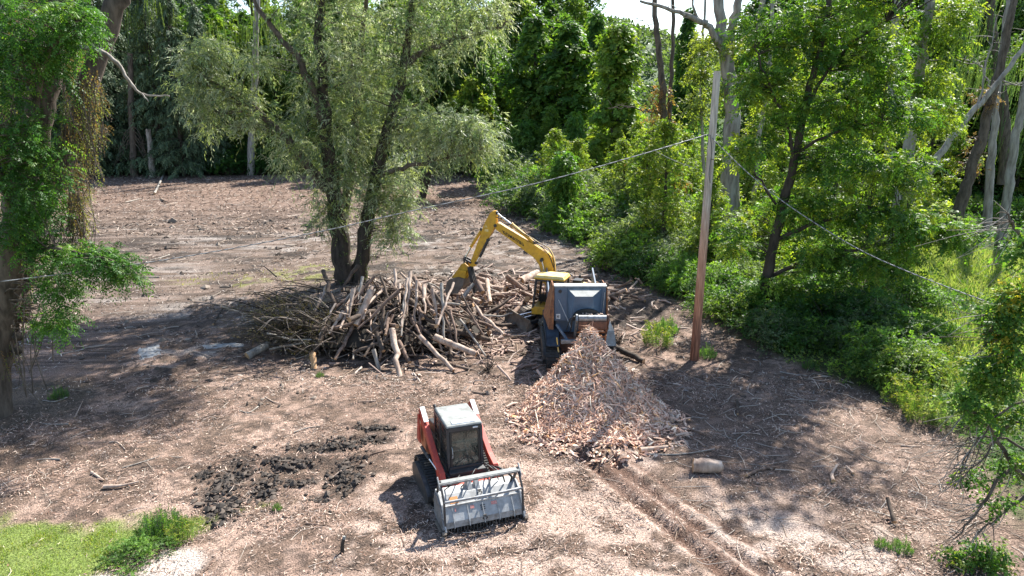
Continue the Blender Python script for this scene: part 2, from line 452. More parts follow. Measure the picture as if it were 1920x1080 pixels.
# ================================================================ THE GROUND
def axis(parts):
    out = []
    for a, b, s in parts: out.append(np.arange(a, b, s))
    return np.unique(np.round(np.concatenate(out), 4))
xs = np.concatenate([-np.geomspace(16, 900, 60)[::-1], np.arange(-15.9, 16, .115), np.geomspace(16, 900, 70)])
ys = np.concatenate([np.arange(-30, 11, 2.0), np.arange(11.5, 33, .1), np.arange(33, 60, .3), np.arange(60, 110, .6), np.geomspace(110, 1500, 50)])
X, Y = np.meshgrid(xs, ys)
Z = H(X, Y)
nx, ny = len(xs), len(ys)
idx = np.arange(nx * ny).reshape(ny, nx)
F = np.stack([idx[:-1, :-1], idx[:-1, 1:], idx[1:, 1:], idx[1:, :-1]], -1).reshape(-1, 4)
GRASS_C = [(-30, 1040), (60, 1040), (180, 1030), (270, 1010), (330, 985)]
def grass_mask(x, y):
    # lower left lawn: in front of a line on the ground
    a = G(-60, 985)[:2]; b = G(370, 962)[:2]; c = G(345, 1000)[:2]; e = G(170, 1085)[:2]
    t1 = (b[0] - a[0]) * (y - a[1]) - (b[1] - a[1]) * (x - a[0])          # >0 behind line a-b
    t2 = (e[0] - c[0]) * (y - c[1]) - (e[1] - c[1]) * (x - c[0])
    w = (fbm(x * 1.4, y * 1.4, 4, 33) - .47) * 2.3
    d1 = -t1 / np.hypot(*(b - a)) + w; d2 = -t2 / np.hypot(*(e - c)) + w * .7
    return smooth(-.3, .5, np.minimum(d1, d2))
def ground_col(x, y):
    n1 = fbm(x / 2.2, y / 2.2, 4, 50); n2 = fbm(x / .5, y / .5, 3, 51); n3 = fbm(x / .15, y / .15, 2, 52)
    mul = np.array([.225, .155, .12]); brown = np.array([.095, .066, .048]); grey = np.array([.30, .27, .245]); dark = np.array([.035, .03, .026])
    pale = np.array([.44, .385, .34]); green = np.array([.045, .07, .02]); warm = np.array([.33, .235, .185])
    def mix(c, d, m): return c * (1 - m[..., None]) + d * m[..., None]
    c = np.ones(x.shape + (3,)) * mul
    c = mix(c, warm, smooth(.42, .6, n1) * .8 * (1 - smooth(28, 40, y)))
    c = mix(c, brown, smooth(.5, .38, n2) * .75)
    c = mix(c, dark, smooth(.36, .26, n3) * .6)
    pth = np.maximum(ell(x, y, 1050, 1010, 5.2, 4.2, 58, .5), ell(x, y, 1400, 1040, 5.5, 2.6, 59, .5))
    c = mix(c, np.array([.44, .335, .275]), pth * smooth(.34, .5, n2) * .6)
    far = smooth(30, 44, y)
    c = mix(c, np.array([.185, .145, .12]), far * .75)
    gm = np.zeros(x.shape)
    for e in ((600, 450, 12, 4), (150, 590, 4.5, 3.5), (320, 580, 4, 2.5), (300, 650, 1.9, 1.0), (520, 640, 3.5, .9), (450, 600, 3, 1), (800, 520, 5, 3), (1000, 460, 4, 6), (200, 520, 5, 4), (420, 660, 1.2, .5)):
        gm = np.maximum(gm, ell(x, y, *e, seed=60, w=.9))
    c = mix(c, grey, gm * smooth(.42, .58, n1 * .5 + n2 * .5) * .75)
    c = mix(c, brown, far * smooth(.47, .36, n2) * .7)
    c = mix(c, dark, far * smooth(.44, .3, fbm(x / 1.6, y / .9, 4, 77)) * .85)
    c = mix(c, np.array([.22, .145, .108]), smooth(58, 80, y) * .55)
    # bare brown soil on the right, less chipped
    rs = ell(x, y, 1560, 830, 6, 6.5, seed=62, w=.5)
    c = mix(c, np.array([.16, .115, .09]), rs * .45)
    pg = np.maximum(ell(x, y, 1590, 1050, 2.6, 1.3, 64, .5), ell(x, y, 1430, 1000, 1.2, .9, 66, .6))
    c = mix(c, pale, pg * smooth(.36, .54, n2) * .35)
    pg = np.maximum(ell(x, y, 320, 1062, .75, .8, 68, .3), ell(x, y, 200, 1085, .7, .3, 68, .3))
    c = mix(c, pale, pg * .95)
    ru, _ = rut_mask(x, y)
    c = mix(c, np.array([.10, .058, .042]), smooth(.2, .7, ru) * .8)
    cm = clod_mask(x, y)
    c = mix(c, dark, cm * smooth(.3, .45, n2 * .6 + n3 * .4) * .92)
    gr = grass_mask(x, y)
    c = mix(c, np.array([.13, .18, .04]), gr * .9)
    tuft = np.maximum(ell(x, y, 510, 520, 3.2, 1.6, 90, .9), np.maximum(ell(x, y, 350, 530, 1.5, .8, 91, .8), ell(x, y, 600, 505, 2, 1.2, 92, .7)))
    c = mix(c, np.array([.17, .18, .05]), tuft * smooth(.45, .55, n2) * .7)
    veg = smooth(-.3, .8, x - edge_x(y) + (n2 - .5) * 2)
    c = mix(c, green, veg * .9)
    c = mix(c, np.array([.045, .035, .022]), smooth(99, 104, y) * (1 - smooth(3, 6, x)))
    c = mix(c, green, smooth(130, 150, y))
    # darker brown patch round the foot of the tree at the left edge
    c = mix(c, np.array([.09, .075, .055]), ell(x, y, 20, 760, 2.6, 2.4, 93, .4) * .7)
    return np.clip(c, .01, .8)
g = Geo()
g.add(np.stack([X, Y, Z], -1).reshape(-1, 3), F, 'ground', ground_col(X, Y).reshape(-1, 3), True)
M['ground'] = colmat('ground', .95, .12, 26, .9)
tag(obj('ground', g), kind='structure')

def scatter(n, x0, x1, y0, y1, dens=None):
    """random ground points, thinned by a density function and kept in what the lens can see"""
    x = rng.uniform(x0, x1, n); y = rng.uniform(y0, y1, n)
    k = np.abs(x) < y * .74 + 4
    if dens is not None: k &= rng.uniform(0, 1, n) < dens(x, y)
    return x[k], y[k]
def strips(geo, x, y, L, W, cols, lift=.02, mat='litter', w=None, bend=.3, zoff=0.0, tilt=.25, var=.35):
    n = len(x); z = H(x, y) + rng.uniform(0, lift, n) + zoff
    a = rng.uniform(0, 2 * pi, n); t = rng.normal(0, tilt, n)
    d = np.stack([np.cos(a) * np.cos(t), np.sin(a) * np.cos(t), np.sin(t)], 1)
    s = unit(np.cross(d, np.array([0, 0, 1.])) + rng.normal(0, .35, (n, 3)))
    L = L * rng.uniform(.5, 1.5, n)[:, None]; W = W * rng.uniform(.5, 1.4, n)[:, None]
    c = np.stack([x, y, z + .006 + np.abs(d[:, 2]) * L[:, 0] * .4], 1)
    b = rng.normal(0, bend, n)[:, None] * L * .3; up = np.cross(s, d)
    V = np.stack([c - d * L / 2 - s * W * .3, c - d * L / 2 + s * W * .3, c + s * W * .5 + up * b + s * b * .5, c + d * L / 2 + s * W * .25, c + d * L / 2 - s * W * .25, c - s * W * .5 + up * b + s * b * .5], 1)
    F = np.array([[0, 5, 2, 1], [5, 4, 3, 2]])[None] + (np.arange(n) * 6)[:, None, None]
    geo.add(V.reshape(-1, 3), F.reshape(-1, 4), mat, np.repeat(np.clip(pal(cols, n, var, w), 0, .85), 6, 0))
LIT = [(.50, .36, .285), (.40, .265, .20), (.30, .25, .215), (.085, .055, .04), (.58, .46, .37), (.18, .10, .07)]
def open_ground(x, y):
    v = 1 - smooth(-.3, .5, x - edge_x(y))
    return v * (1 - .93 * grass_mask(x, y)) * (1 - .8 * clod_mask(x, y)) * (1 - smooth(98, 102, y))
def dens_near(x, y):
    ru, _ = rut_mask(x, y)
    rs = ell(x, y, 1560, 830, 6, 6.5, seed=62, w=.5)
    return open_ground(x, y) * (1 - .75 * ru) * (1 - .2 * rs) * np.clip(.3 + 2.6 * (fbm(x / 1.7, y / 1.7, 4, 50) - .4), .12, 1)
g = Geo()
x, y = scatter(132000, -17, 17, 11.5, 27, dens_near)
strips(g, x, y, .075, .018, LIT, .03)
x, y = scatter(22000, -17, 17, 11.5, 27, dens_near)
strips(g, x, y, .17, .016, LIT, .05, w=[.2, .2, .15, .25, .08, .12])
tag(obj('mulch_litter', g), 'shredded pinkish brown wood mulch strewn over the near ground', 'mulch', kind='stuff')
g = Geo()
x, y = scatter(64000, -36, 22, 25, 58, lambda x, y: open_ground(x, y) * np.clip(.2 + 1.8 * (fbm(x / 2.4, y / 1.4, 3, 55) - .3), .1, 1))
strips(g, x, y, .16, .035, [(.32, .25, .20), (.18, .135, .11), (.25, .22, .20), (.055, .043, .035), (.42, .36, .30), (.11, .08, .065)], .04)
x, y = scatter(36000, -62, 20, 56, 100, lambda x, y: open_ground(x, y))
strips(g, x, y, .36, .07, [(.28, .2, .15), (.19, .13, .10), (.22, .18, .15), (.06, .042, .033), (.40, .32, .26), (.11, .08, .06)], .05)
tag(obj('slash_litter', g), 'grey brown shredded slash covering the cleared ground further back', 'slash', kind='stuff')
# thin crooked twigs lying loose
g = Geo()
for (n, x0, x1, y0, y1, L, r) in ((420, -14, 14, 12, 28, .55, .009), (300, 4.5, 13, 15, 27, .6, .012), (420, -28, 16, 26, 56, .9, .016), (160, -50, 8, 56, 98, 1.4, .03)):
    x, y = scatter(n, x0, x1, y0, y1, open_ground)
    for a, b in zip(x, y):
        th = rng.uniform(0, 2 * pi); l = L * rng.uniform(.5, 1.8); k = rng.normal(0, .12 * l, 2)
        xx = a + np.cos(th) * np.array([-.5, 0, .5]) * l + np.array([0, k[0], 0]); yy = b + np.sin(th) * np.array([-.5, 0, .5]) * l + np.array([0, k[1], 0])
        zz = H(xx, yy) + r * 1.2 + np.array([0, rng.uniform(0, .06), rng.uniform(0, .05)])
        cc = pal([(.42, .36, .3), (.3, .22, .16), (.5, .43, .36), (.16, .11, .08)], 1)[0]
        g.tube(curve_pts(np.stack([xx, yy, zz], 1), 2), np.array([1, .9, .8, .6, .4]) * r, 'litter', 4, cap=False, col=cc)
tag(obj('loose_twigs', g), 'thin crooked twigs lying loose over the cleared ground', 'twigs', kind='stuff')
# dark churned clods
g = Geo()
base = []
for c in CLODS[:11]:
    cc = G(c[0], c[1]); n = int(650 * c[2] * c[3]) + 60
    px = cc[0] + rng.normal(0, c[2] * .5, n); py = cc[1] + rng.normal(0, c[3] * .5, n)
    base.append(np.stack([px, py], 1))
base = np.concatenate(base)
ico = np.array([(0, 0, 1), (.9, 0, .3), (.28, .85, .3), (-.72, .53, .3), (-.72, -.53, .3), (.28, -.85, .3), (.6, .5, -.6), (-.3, .8, -.6), (-.8, 0, -.6), (-.3, -.8, -.6), (.6, -.5, -.6)])
icf = np.array([(0, 1, 2), (0, 2, 3), (0, 3, 4), (0, 4, 5), (0, 5, 1), (1, 6, 2), (2, 7, 3), (3, 8, 4), (4, 9, 5), (5, 10, 1), (6, 7, 2), (7, 8, 3), (8, 9, 4), (9, 10, 5), (10, 6, 1)])
n = len(base); V = ico[None] * rng.uniform(.45, 1.4, (n, 11, 1)) * np.minimum(rng.gamma(1.3, .022, (n, 1, 1)), .10) * rng.uniform(.6, 1.6, (n, 1, 3)) * np.array([1, 1, .6])
V = V + np.stack([base[:, 0], base[:, 1], H(base[:, 0], base[:, 1]) + .03], 1)[:, None]
g.add(V.reshape(-1, 3), (icf[None] + (np.arange(n) * 11)[:, None, None]).reshape(-1, 3), 'litter', np.repeat(pal([(.035, .03, .026), (.06, .048, .04), (.10, .08, .065)], n), 11, 0))
tag(obj('mud_clods', g), 'dark wet clods of churned mud left of the mulcher machine', 'mud clods', kind='stuff')

g = Geo()
cx_, cy_ = scatter(16000, -34, 16, 24, 66, lambda x, y: open_ground(x, y) * smooth(.47, .6, fbm(x / 1.6, y / .8, 4, 83)))
n = len(cx_); V = ico[None] * rng.uniform(.45, 1.4, (n, 11, 1)) * (rng.gamma(1.6, .035, n) * cy_ / 40)[:, None, None] * rng.uniform(.6, 1.6, (n, 1, 3)) * np.array([1, 1, .6])
V = V + np.stack([cx_, cy_, H(cx_, cy_) + .01], 1)[:, None]
g.add(V.reshape(-1, 3), (icf[None] + (np.arange(n) * 11)[:, None, None]).reshape(-1, 3), 'litter', np.repeat(pal([(.075, .058, .046), (.12, .095, .076), (.17, .14, .115)], n), 11, 0))
tag(obj('soil_crumbs', g), 'dark crumbs of torn soil scattered over the middle of the clearing', 'soil', kind='stuff')
# lawn
def blades(geo, x, y, h, w, cols, mat='leaf', lean=.35, var=.25, zo=0):
    n = len(x); z = H(x, y) + zo
    a = rng.uniform(0, 2 * pi, n); l = rng.normal(0, lean, (n, 2))
    s = np.stack([np.cos(a), np.sin(a), np.zeros(n)], 1) * (w * rng.uniform(.6, 1.3, n))[:, None]
    b = np.stack([x, y, z - .01], 1); hh = h * rng.uniform(.5, 1.4, n)
    m = b + np.stack([l[:, 0] * hh * .35, l[:, 1] * hh * .35, hh * .6], 1); t = b + np.stack([l[:, 0] * hh, l[:, 1] * hh, hh], 1)
    V = np.stack([b - s / 2, b + s / 2, m + s * .4, t, m - s * .4], 1)
    F = np.array([[0, 1, 2, 4]])[None] + (np.arange(n) * 5)[:, None, None]; F3 = np.array([[4, 2, 3]])[None] + (np.arange(n) * 5)[:, None, None]
    c = np.repeat(pal(cols, n, var), 5, 0)
    geo.add(V.reshape(-1, 3), F.reshape(-1, 4), mat, c)
    o = geo.n - len(c)
    mi = geo.mats.index(mat)
    geo.F.setdefault((3, mi, False), []).append(F3.reshape(-1, 3) + o)
g = Geo()
x, y = scatter(62000, -15, -5, 11.5, 18.5, lambda x, y: grass_mask(x, y) * (.25 + .75 * smooth(.36, .5, fbm(x * 1.5, y * 1.5, 3, 31))))
blades(g, x, y, .07, .014, [(.17, .245, .04), (.215, .29, .05), (.12, .20, .035), (.28, .28, .10)])
x, y = scatter(9000, -36, -6, 28, 50, lambda x, y: np.maximum(ell(x, y, 510, 520, 3.2, 1.6, 90, .9), np.maximum(ell(x, y, 350, 530, 1.5, .8, 91, .8), ell(x, y, 600, 505, 2, 1.2, 92, .7))) * (fbm(x, y, 3, 37) > .45))
blades(g, x, y, .14, .035, [(.24, .25, .06), (.17, .20, .04), (.3, .28, .1)])
tag(obj('grass', g), 'short bright green lawn at the lower left corner', 'grass', kind='stuff')

# ================================================================ FAR HILL AND VALLEY
hx = np.linspace(-500, 700, 130); hy = np.linspace(330, 900, 50)
HX, HY = np.meshgrid(hx, hy)
def hill(x, y):
    top = 55 - 24 * smooth(60, 165, x) + 8 * (fbm(x / 90, y / 90, 3, 70) - .5)
    return smooth(330, 560, y) * (top + 4) - 4 + 3.5 * fbm(x / 9, y / 9, 3, 71)
g = Geo(); hz = hill(HX, HY)
i = np.arange(hz.size).reshape(hz.shape)
hc = np.ones(HX.shape + (3,)) * np.array([.05, .085, .03]) * (.7 + .8 * fbm(HX / 12, HY / 12, 3, 72))[..., None]
g.add(np.stack([HX, HY, hz], -1).reshape(-1, 3), np.stack([i[:-1, :-1], i[:-1, 1:], i[1:, 1:], i[1:, :-1]], -1).reshape(-1, 4), 'litter', hc.reshape(-1, 3), True)
tag(obj('wooded_hill', g), kind='structure')
g = Geo()
n = 1500; x = rng.uniform(30, 210, n); y = rng.uniform(340, 600, n)
C = np.stack([x, y, hill(x, y) + rng.uniform(1, 5, n)], 1)
k = 26; P = np.repeat(C, k, 0) + in_ball(n * k, .4) * np.array([3.6, 3.6, 3.4])
d = rdir(n * k, .6); s = unit(np.cross(d, rdir(n * k)))
sz = rng.uniform(.5, 1.1, (n * k, 1)); u = np.cross(s, d)
V = np.stack([P - s * sz, P - u * sz, P + s * sz, P + u * sz], 1)
g.add(V.reshape(-1, 3), np.arange(n * k * 4).reshape(-1, 4), 'leaf', np.repeat(np.repeat(pal([(.08, .13, .055), (.06, .105, .045), (.12, .17, .07)], n), k, 0), 4, 0))  # greens lightened to stand in for haze over the far hill
tag(obj('hillside_wood', g), 'unbroken green wood covering the distant hillside below the sky', 'wood', kind='stuff')

# ================================================================ MACHINES
def resample(P, step):
    P = np.array(P + [P[0]], float); d = np.r_[0, np.cumsum(np.hypot(*np.diff(P, axis=0).T))]
    n = max(8, int(d[-1] / step)); t = np.linspace(0, d[-1], n, endpoint=False)
    return np.stack([np.interp(t, d, P[:, 0]), np.interp(t, d, P[:, 1])], 1)
def round_loop(P, k=3):
    P = np.array(P, float)
    for _ in range(k):
        Q = np.roll(P, -1, 0); P = np.stack([P * .75 + Q * .25, P * .25 + Q * .75], 1).reshape(-1, 2)
    return P.tolist()
def track(root, T, prof, y0, y1, mat='rubber', lug=.12, lh=.03, frame='dark_steel', wheels=(), name='track', rounded=2):
    """belt with lugs and a frame with wheels; T maps machine coordinates into the root's"""
    L = resample(round_loop(prof, rounded), lug / 2); n = len(L)
    area = np.sum(L[:, 0] * np.roll(L[:, 1], -1) - np.roll(L[:, 0], -1) * L[:, 1])
    t = np.roll(L, -1, 0) - np.roll(L, 1, 0); t /= np.linalg.norm(t, axis=1)[:, None]
    nrm = np.stack([t[:, 1], -t[:, 0]], 1) * (1 if area > 0 else -1)
    g = Geo(T); V = []
    th = .045
    for off in (0, -th):
        for y in (y0, y1): V.append(np.stack([L[:, 0] + nrm[:, 0] * off, np.full(n, y), L[:, 1] + nrm[:, 1] * off], 1))
    V = np.concatenate(V); F = []
    for i in range(n):
        j = (i + 1) % n
        F += [(i, j, n + j, n + i), (2 * n + i, 3 * n + i, 3 * n + j, 2 * n + j), (i, 2 * n + i, 2 * n + j, j), (n + i, n + j, 3 * n + j, 3 * n + i)]
    g.add(V, F, mat)
    for i in range(0, n, 2):
        p = L[i]; q = nrm[i]; u = t[i] * lug * .28
        a = []
        for (o, yy) in ((.0, 0), (lh, .015)):
            for (e, y) in ((-1, y0 + yy), (1, y0 + yy), (1, y1 - yy), (-1, y1 - yy)):
                a.append((p[0] + u[0] * e * (1 - 4 * yy) + q[0] * (o - .004), y, p[1] + u[1] * e * (1 - 4 * yy) + q[1] * (o - .004)))
        g.hexa(a, mat)
    tr = obj(name, g, root)
    g = Geo(T)
    c = L.mean(0); In = c + (L - c) * .80
    g.prism([tuple(p) for p in In[::3]], y0 + .12, y1 - .12, frame)
    obj('track_frame', g, tr)
    for (x, z, r) in wheels:
        g = Geo(T); yo = y0 if abs(y0) > abs(y1) else y1; yi = y1 if yo == y0 else y0
        sgn = 1 if yo > yi else -1
        g.tube([(x, yo - sgn * .11, z), (x, yo - sgn * .03, z)], r, frame, 16, smooth=False)
        g.tube([(x, yo - sgn * .031, z), (x, yo - sgn * .012, z)], [r * .45, r * .35], 'mud', 10, smooth=False)
        obj('wheel', g, tr)
    return tr
def hose(g, P, r=.014, mat='black', n=4): g.tube(curve_pts(P, n), r, mat, 6, cap=True)

# ---------------------------------------------------------------- compact track loader with mulching head
root = thing('track_loader', 'red and black compact track loader with pale grey mulching head, parked facing the camera', 'track loader', (-1.263, 18.11, gz(-1.263, 18.0) - .02), .358 - pi / 2)
prof = [(.62, .16), (.42, 0), (-1.35, 0), (-1.62, .18), (-1.60, .52), (-1.30, .74), (-.95, .76), (.25, .56), (.6, .38)]
for s in (-1, 1):
    track(root, None, prof, s * .58, s * 1.0, lug=.11, lh=.028, wheels=((-1.28, .45, .2), (.35, .25, .15), (-.9, .16, .1), (-.45, .16, .1), (0, .16, .1)))
g = Geo()
g.box(-1.75, .3, -.56, .56, .28, .80, 'charcoal')
g.hexa([(.3, -.5, .3), (.3, .5, .3), (.3, .5, .86), (.3, -.5, .86), (.12, -.47, .3), (.12, .47, .3), (.12, .47, .9), (.12, -.47, .9)], 'charcoal')
obj('chassis', g, root, bevel=.015)
g = Geo()
g.prism([(-1.25, .8), (-2.05, .8), (-2.08, 1.3), (-1.95, 1.48), (-1.25, 1.55)], -.48, .48, 'charcoal')
obj('engine_hood', g, root, bevel=.03)
g = Geo(); g.tube(curve_pts([(-1.5, -.36, 1.4), (-1.5, -.37, 1.9), (-1.6, -.38, 2.02)], 4), .045, 'black', 10)
obj('exhaust_pipe', g, root)
for s in (-1, 1):
    g = Geo()
    g.prism([(-1.15, .72), (-1.98, .78), (-2.02, 1.2), (-1.75, 1.62), (-1.55, 1.58), (-1.3, 1.0)], s * .60, s * .74, 'orange')
    obj('side_panel', g, root, bevel=.015)
    g = Geo()
    y0, y1 = (s * .66, s * .80)
    g.prism([(-1.62, 1.98), (-1.78, 1.86), (-1.72, 1.66), (-1.25, 1.42), (.05, .84), (.22, .50), (.50, .50), (.56, .78), (.42, 1.00), (-.05, 1.12), (-1.2, 1.72)], y0, y1, 'red')
    arm = obj('lift_arm', g, root, bevel=.012)
    g = Geo(); g.bar((-1.62, s * .73, 2.01), (-1.15, s * .73, 1.755), .13, .012, 'white')
    obj('decal', g, arm)
    g = Geo(); g.rod((-1.3, s * .85, .95), (-.55, s * .83, .95), .05, 'dark_steel'); g.rod((-.56, s * .83, .95), (.1, s * .78, .93), .028, 'chrome')
    obj('lift_cylinder', g, root)
    g = Geo(); g.rod((-1.1, s * .45, 1.2), (-1.9, s * .66, 1.5), .035, 'dark_steel')
    g.prism([(-1.55, .95), (-1.9, .95), (-1.72, 1.78), (-1.6, 1.8)], s * .815, s * .845, 'red')
    obj('arm_link', g, root)
# cab: posts, roof, door, side screens, seat
g = Geo()
P = {}
for s in (-1, 1):
    for a, b in (((.10, s * .46, .82), (.0, s * .455, 2.0)), ((-1.2, s * .46, .8), (-1.22, s * .455, 2.0)), ((-.62, s * .46, .82), (-.66, s * .455, 2.0))):
        g.bar(a, b, .075, .085, 'charcoal')
    g.bar((.1, s * .46, .86), (-1.2, s * .46, .84), .07, .1, 'charcoal'); g.bar((0, s * .455, 1.99), (-1.22, s * .455, 1.99), .07, .08, 'charcoal')
for z, x in ((.90, .11), (1.97, .01)):
    g.bar((x, -.46, z), (x, .46, z), .10, .11, 'charcoal')
g.bar((-1.22, -.46, 1.97), (-1.22, .46, 1.97), .1, .1, 'charcoal')
g.box(-1.2, .05, -.44, .44, .78, .86, 'charcoal')
cab = obj('cab', g, root, bevel=.01)
g = Geo()
g.hexa([(.06, -.50, 2.03), (.06, .50, 2.03), (-1.28, .48, 2.05), (-1.28, -.48, 2.05), (.02, -.47, 2.085), (.02, .47, 2.085), (-1.24, .45, 2.105), (-1.24, -.45, 2.105)], 'roof_grey')
rf = obj('roof', g, root, bevel=.02)
g = Geo(); g.hexa([(-.02, -.33, 2.08), (-.02, .33, 2.08), (-.22, .31, 2.083), (-.22, -.31, 2.083), (-.04, -.31, 2.115), (-.04, .31, 2.115), (-.2, .3, 2.12), (-.2, -.3, 2.12)], 'white')
obj('roof_vent', g, rf, bevel=.012)
g = Geo()
x0, x1 = .135, .045
def door_pt(y, z): return (x0 + (x1 - x0) * (z - .9) / 1.05, y, z)
rim = [(-.36, 1.0), (-.30, .95), (.30, .95), (.36, 1.0), (.36, 1.82), (.31, 1.88), (-.31, 1.88), (-.36, 1.82)]
out = [(-.41, .93), (-.36, .905), (.36, .905), (.41, .93), (.41, 1.88), (.36, 1.925), (-.36, 1.925), (-.41, 1.88)]
V = [door_pt(*p) for p in rim] + [door_pt(*p) for p in out] + [(a - .05, b, c) for a, b, c in [door_pt(*p) for p in rim]] + [(a - .05, b, c) for a, b, c in [door_pt(*p) for p in out]]
F = []
for i in range(8):
    j = (i + 1) % 8
    F += [(i, 8 + i, 8 + j, j), (8 + i, 24 + i, 24 + j, 8 + j), (16 + i, i, j, 16 + j), (24 + i, 16 + i, 16 + j, 24 + j)]
g.add(V, F, 'black')
door = obj('door', g, root, bevel=.004)
g = Geo(); a = [door_pt(*p) for p in rim]
g.add([(x - .02, y, z) for x, y, z in a] + [(x - .026, y, z) for x, y, z in a], [tuple(range(8)), tuple(range(15, 7, -1))], 'glass')
obj('windscreen', g, door)
g = Geo(); hose(g, [door_pt(-.37, 1.2), (.17, -.37, 1.25), (.16, -.37, 1.45), door_pt(-.37, 1.5)], .01, 'pale_grey')
obj('handle', g, door)
g = Geo(); hose(g, [(.12, -.25, 1.02), (.165, 0, 1.2), (.14, .2, 1.1)], .009, 'black'); obj('wiper', g, door)
g = Geo(); g.box(.05, .075, .22, .36, 1.95, 1.99, 'white'); obj('lamp', g, cab, bevel=.008)
for s in (-1, 1):
    g = Geo(); yy = s * .462
    g.box(-1.16, -.70, yy - .004, yy + .004, .92, 1.93, 'glass'); g.box(-.60, .03, yy - .004, yy + .004, .92, 1.93, 'glass')
    sc = obj('side_screen', g, cab)
    g = Geo()
    for k in range(9): g.box(-1.16 + k * .14, -1.15 + k * .14, s * .475 - .004, s * .475 + .004, .92, 1.93, 'charcoal')
    for k in range(7): g.box(-1.16, .03, s * .482 - .004, s * .482 + .004, .95 + k * .15, .96 + k * .15, 'charcoal')
    obj('guard_mesh', g, cab)
g = Geo(); g.box(-.95, -.45, -.24, .24, .86, 1.08, 'seat'); g.prism([(-.88, 1.05), (-.78, 1.05), (-.95, 1.7), (-1.05, 1.7)], -.23, .23, 'seat')
obj('seat', g, cab, bevel=.04)
for s in (-1, 1):
    g = Geo(); g.rod((-.35, s * .3, .86), (-.3, s * .28, 1.2), .02, 'black'); g.tube([(-.3, s * .28, 1.2), (-.29, s * .28, 1.3)], .035, 'black', 8)
    obj('joystick', g, cab)
# mulching head
sp = [(.78, .12), (1.0, .04), (1.72, .05), (1.80, .16), (1.62, .42), (1.44, .70), (1.15, .86), (.86, .84), (.78, .6)]
g = Geo()
# hood: rear face, top slope, upper front slope, lower front slope
g.prism([(.80, .25), (.80, .80), (.92, .84), (1.18, .80), (1.18, .775), (.93, .80), (.83, .77), (.83, .25)], -1.0, 1.0, 'pale_grey')
g.prism([(1.181, .80), (1.42, .62), (1.40, .60), (1.181, .772)], -1.0, 1.0, 'pale_grey')
g.prism([(1.421, .62), (1.66, .31), (1.69, .18), (1.665, .175), (1.635, .30), (1.401, .60)], -1.0, 1.0, 'pale_grey')
head = obj('mulcher_hood', g, root, bevel=.006)
g = Geo(); g.add([(1.664, -.995, .318), (1.664, .995, .318), (1.696, .995, .175), (1.696, -.995, .175)], [(0, 3, 2, 1)], 'steel'); obj('lip', g, head)
for s in (-1, 1):
    g = Geo(); g.prism(sp, s * 1.003, s * 1.045, 'pale_grey'); g.prism([(p[0] * .9 + .13, p[1] * .82 + .08) for p in sp], s * 1.047, s * 1.075, 'steel')
    obj('side_plate', g, root, bevel=.006)
    g = Geo(); g.prism([(1.0, 0), (1.74, 0), (1.84, .12), (1.78, .17), (1.6, .06), (1.0, .05)], s * 1.02, s * 1.12, 'mud')
    g.rod((1.72, s * .99, .1), (1.72, s * 1.14, .1), .05, 'dark_steel')
    obj('skid_shoe', g, root, bevel=.006)
for k in range(-2, 3):
    y = k * .39
    g = Geo(); g.prism([(1.40, .65), (1.45, .62), (1.70, .30), (1.73, .17), (1.69, .17), (1.66, .32)], y - .012, y + .012, 'pale_grey')
    obj('rib', g, head)
g = Geo(); g.bar((1.425, -.99, .625), (1.425, .99, .625), .035, .035, 'pale_grey'); obj('hinge_bar', g, head)
g = Geo(); g.rod((1.28, -.98, .24), (1.28, .98, .24), .17, 'dark_steel', 14)
for k in range(26):
    a = k * 2.4; y = -.94 + k * .0752
    g.bar((1.28 + .15 * cos(a), y, .24 + .15 * sin(a)), (1.28 + .23 * cos(a), y, .24 + .23 * sin(a)), .05, .05, 'dark_steel')
obj('rotor', g, root)
g = Geo()
for k in range(24): g.bar((1.70, -.95 + k * .0826, .17), (1.70 + rng.uniform(-.02, .02), -.95 + k * .0826, .03), .028, .02, 'dark_steel')
obj('chain_curtain', g, root)
# gusset horns and D rings
for y in (-.20, .0):
    g = Geo(); g.add([(.92, y - .075, .82), (.92, y + .075, .82), (1.16, y + .06, .80), (1.16, y - .06, .80), (.95, y - .05, 1.06), (.95, y + .05, 1.06)], [(0, 1, 2, 3), (0, 4, 5, 1), (3, 2, 5, 4), (0, 3, 4), (1, 5, 2)], 'pale_grey')
    obj('gusset', g, head)
for x, z in ((1.27, .76), (1.70, .30)):
    g = Geo(); a = np.linspace(0, 2 * pi, 13)
    g.tube(np.stack([x + .02 + .03 * np.sin(a), -.0 + .055 * np.cos(a), z + .055 * np.sin(a)], 1), .012, 'dark_steel', 6)
    g.bar((x - .01, -.04, z + .06), (x - .01, .04, z + .06), .03, .03, 'dark_steel')
    obj('lifting_ring', g, head)
def on_slope(t): return np.array([1.181 + .24 * t, 0, .80 - .18 * t])
g = Geo(); a, b = on_slope(.25), on_slope(.85); nn = np.array([.6, 0, .8]) * .004
g.add([a + nn + (0, -.80, 0), a + nn + (0, -.58, 0), b + nn + (0, -.58, 0), b + nn + (0, -.80, 0)], [(0, 3, 2, 1)], 'sticker'); obj('warning_sticker', g, head)
g = Geo()
for y0, w in ((-.32, .10), (.23, .16), (-.72, .03)):
    g = Geo(); a, b = np.array([1.47, 0, .566]), np.array([1.52, 0, .502]); nn = np.array([.8, 0, .6]) * .008
    g.add([a + nn + (0, y0, 0), a + nn + (0, y0 + w, 0), b + nn + (0, y0 + w, 0), b + nn + (0, y0, 0)], [(0, 3, 2, 1)], 'sticker_red'); obj('decal', g, head)
g = Geo()
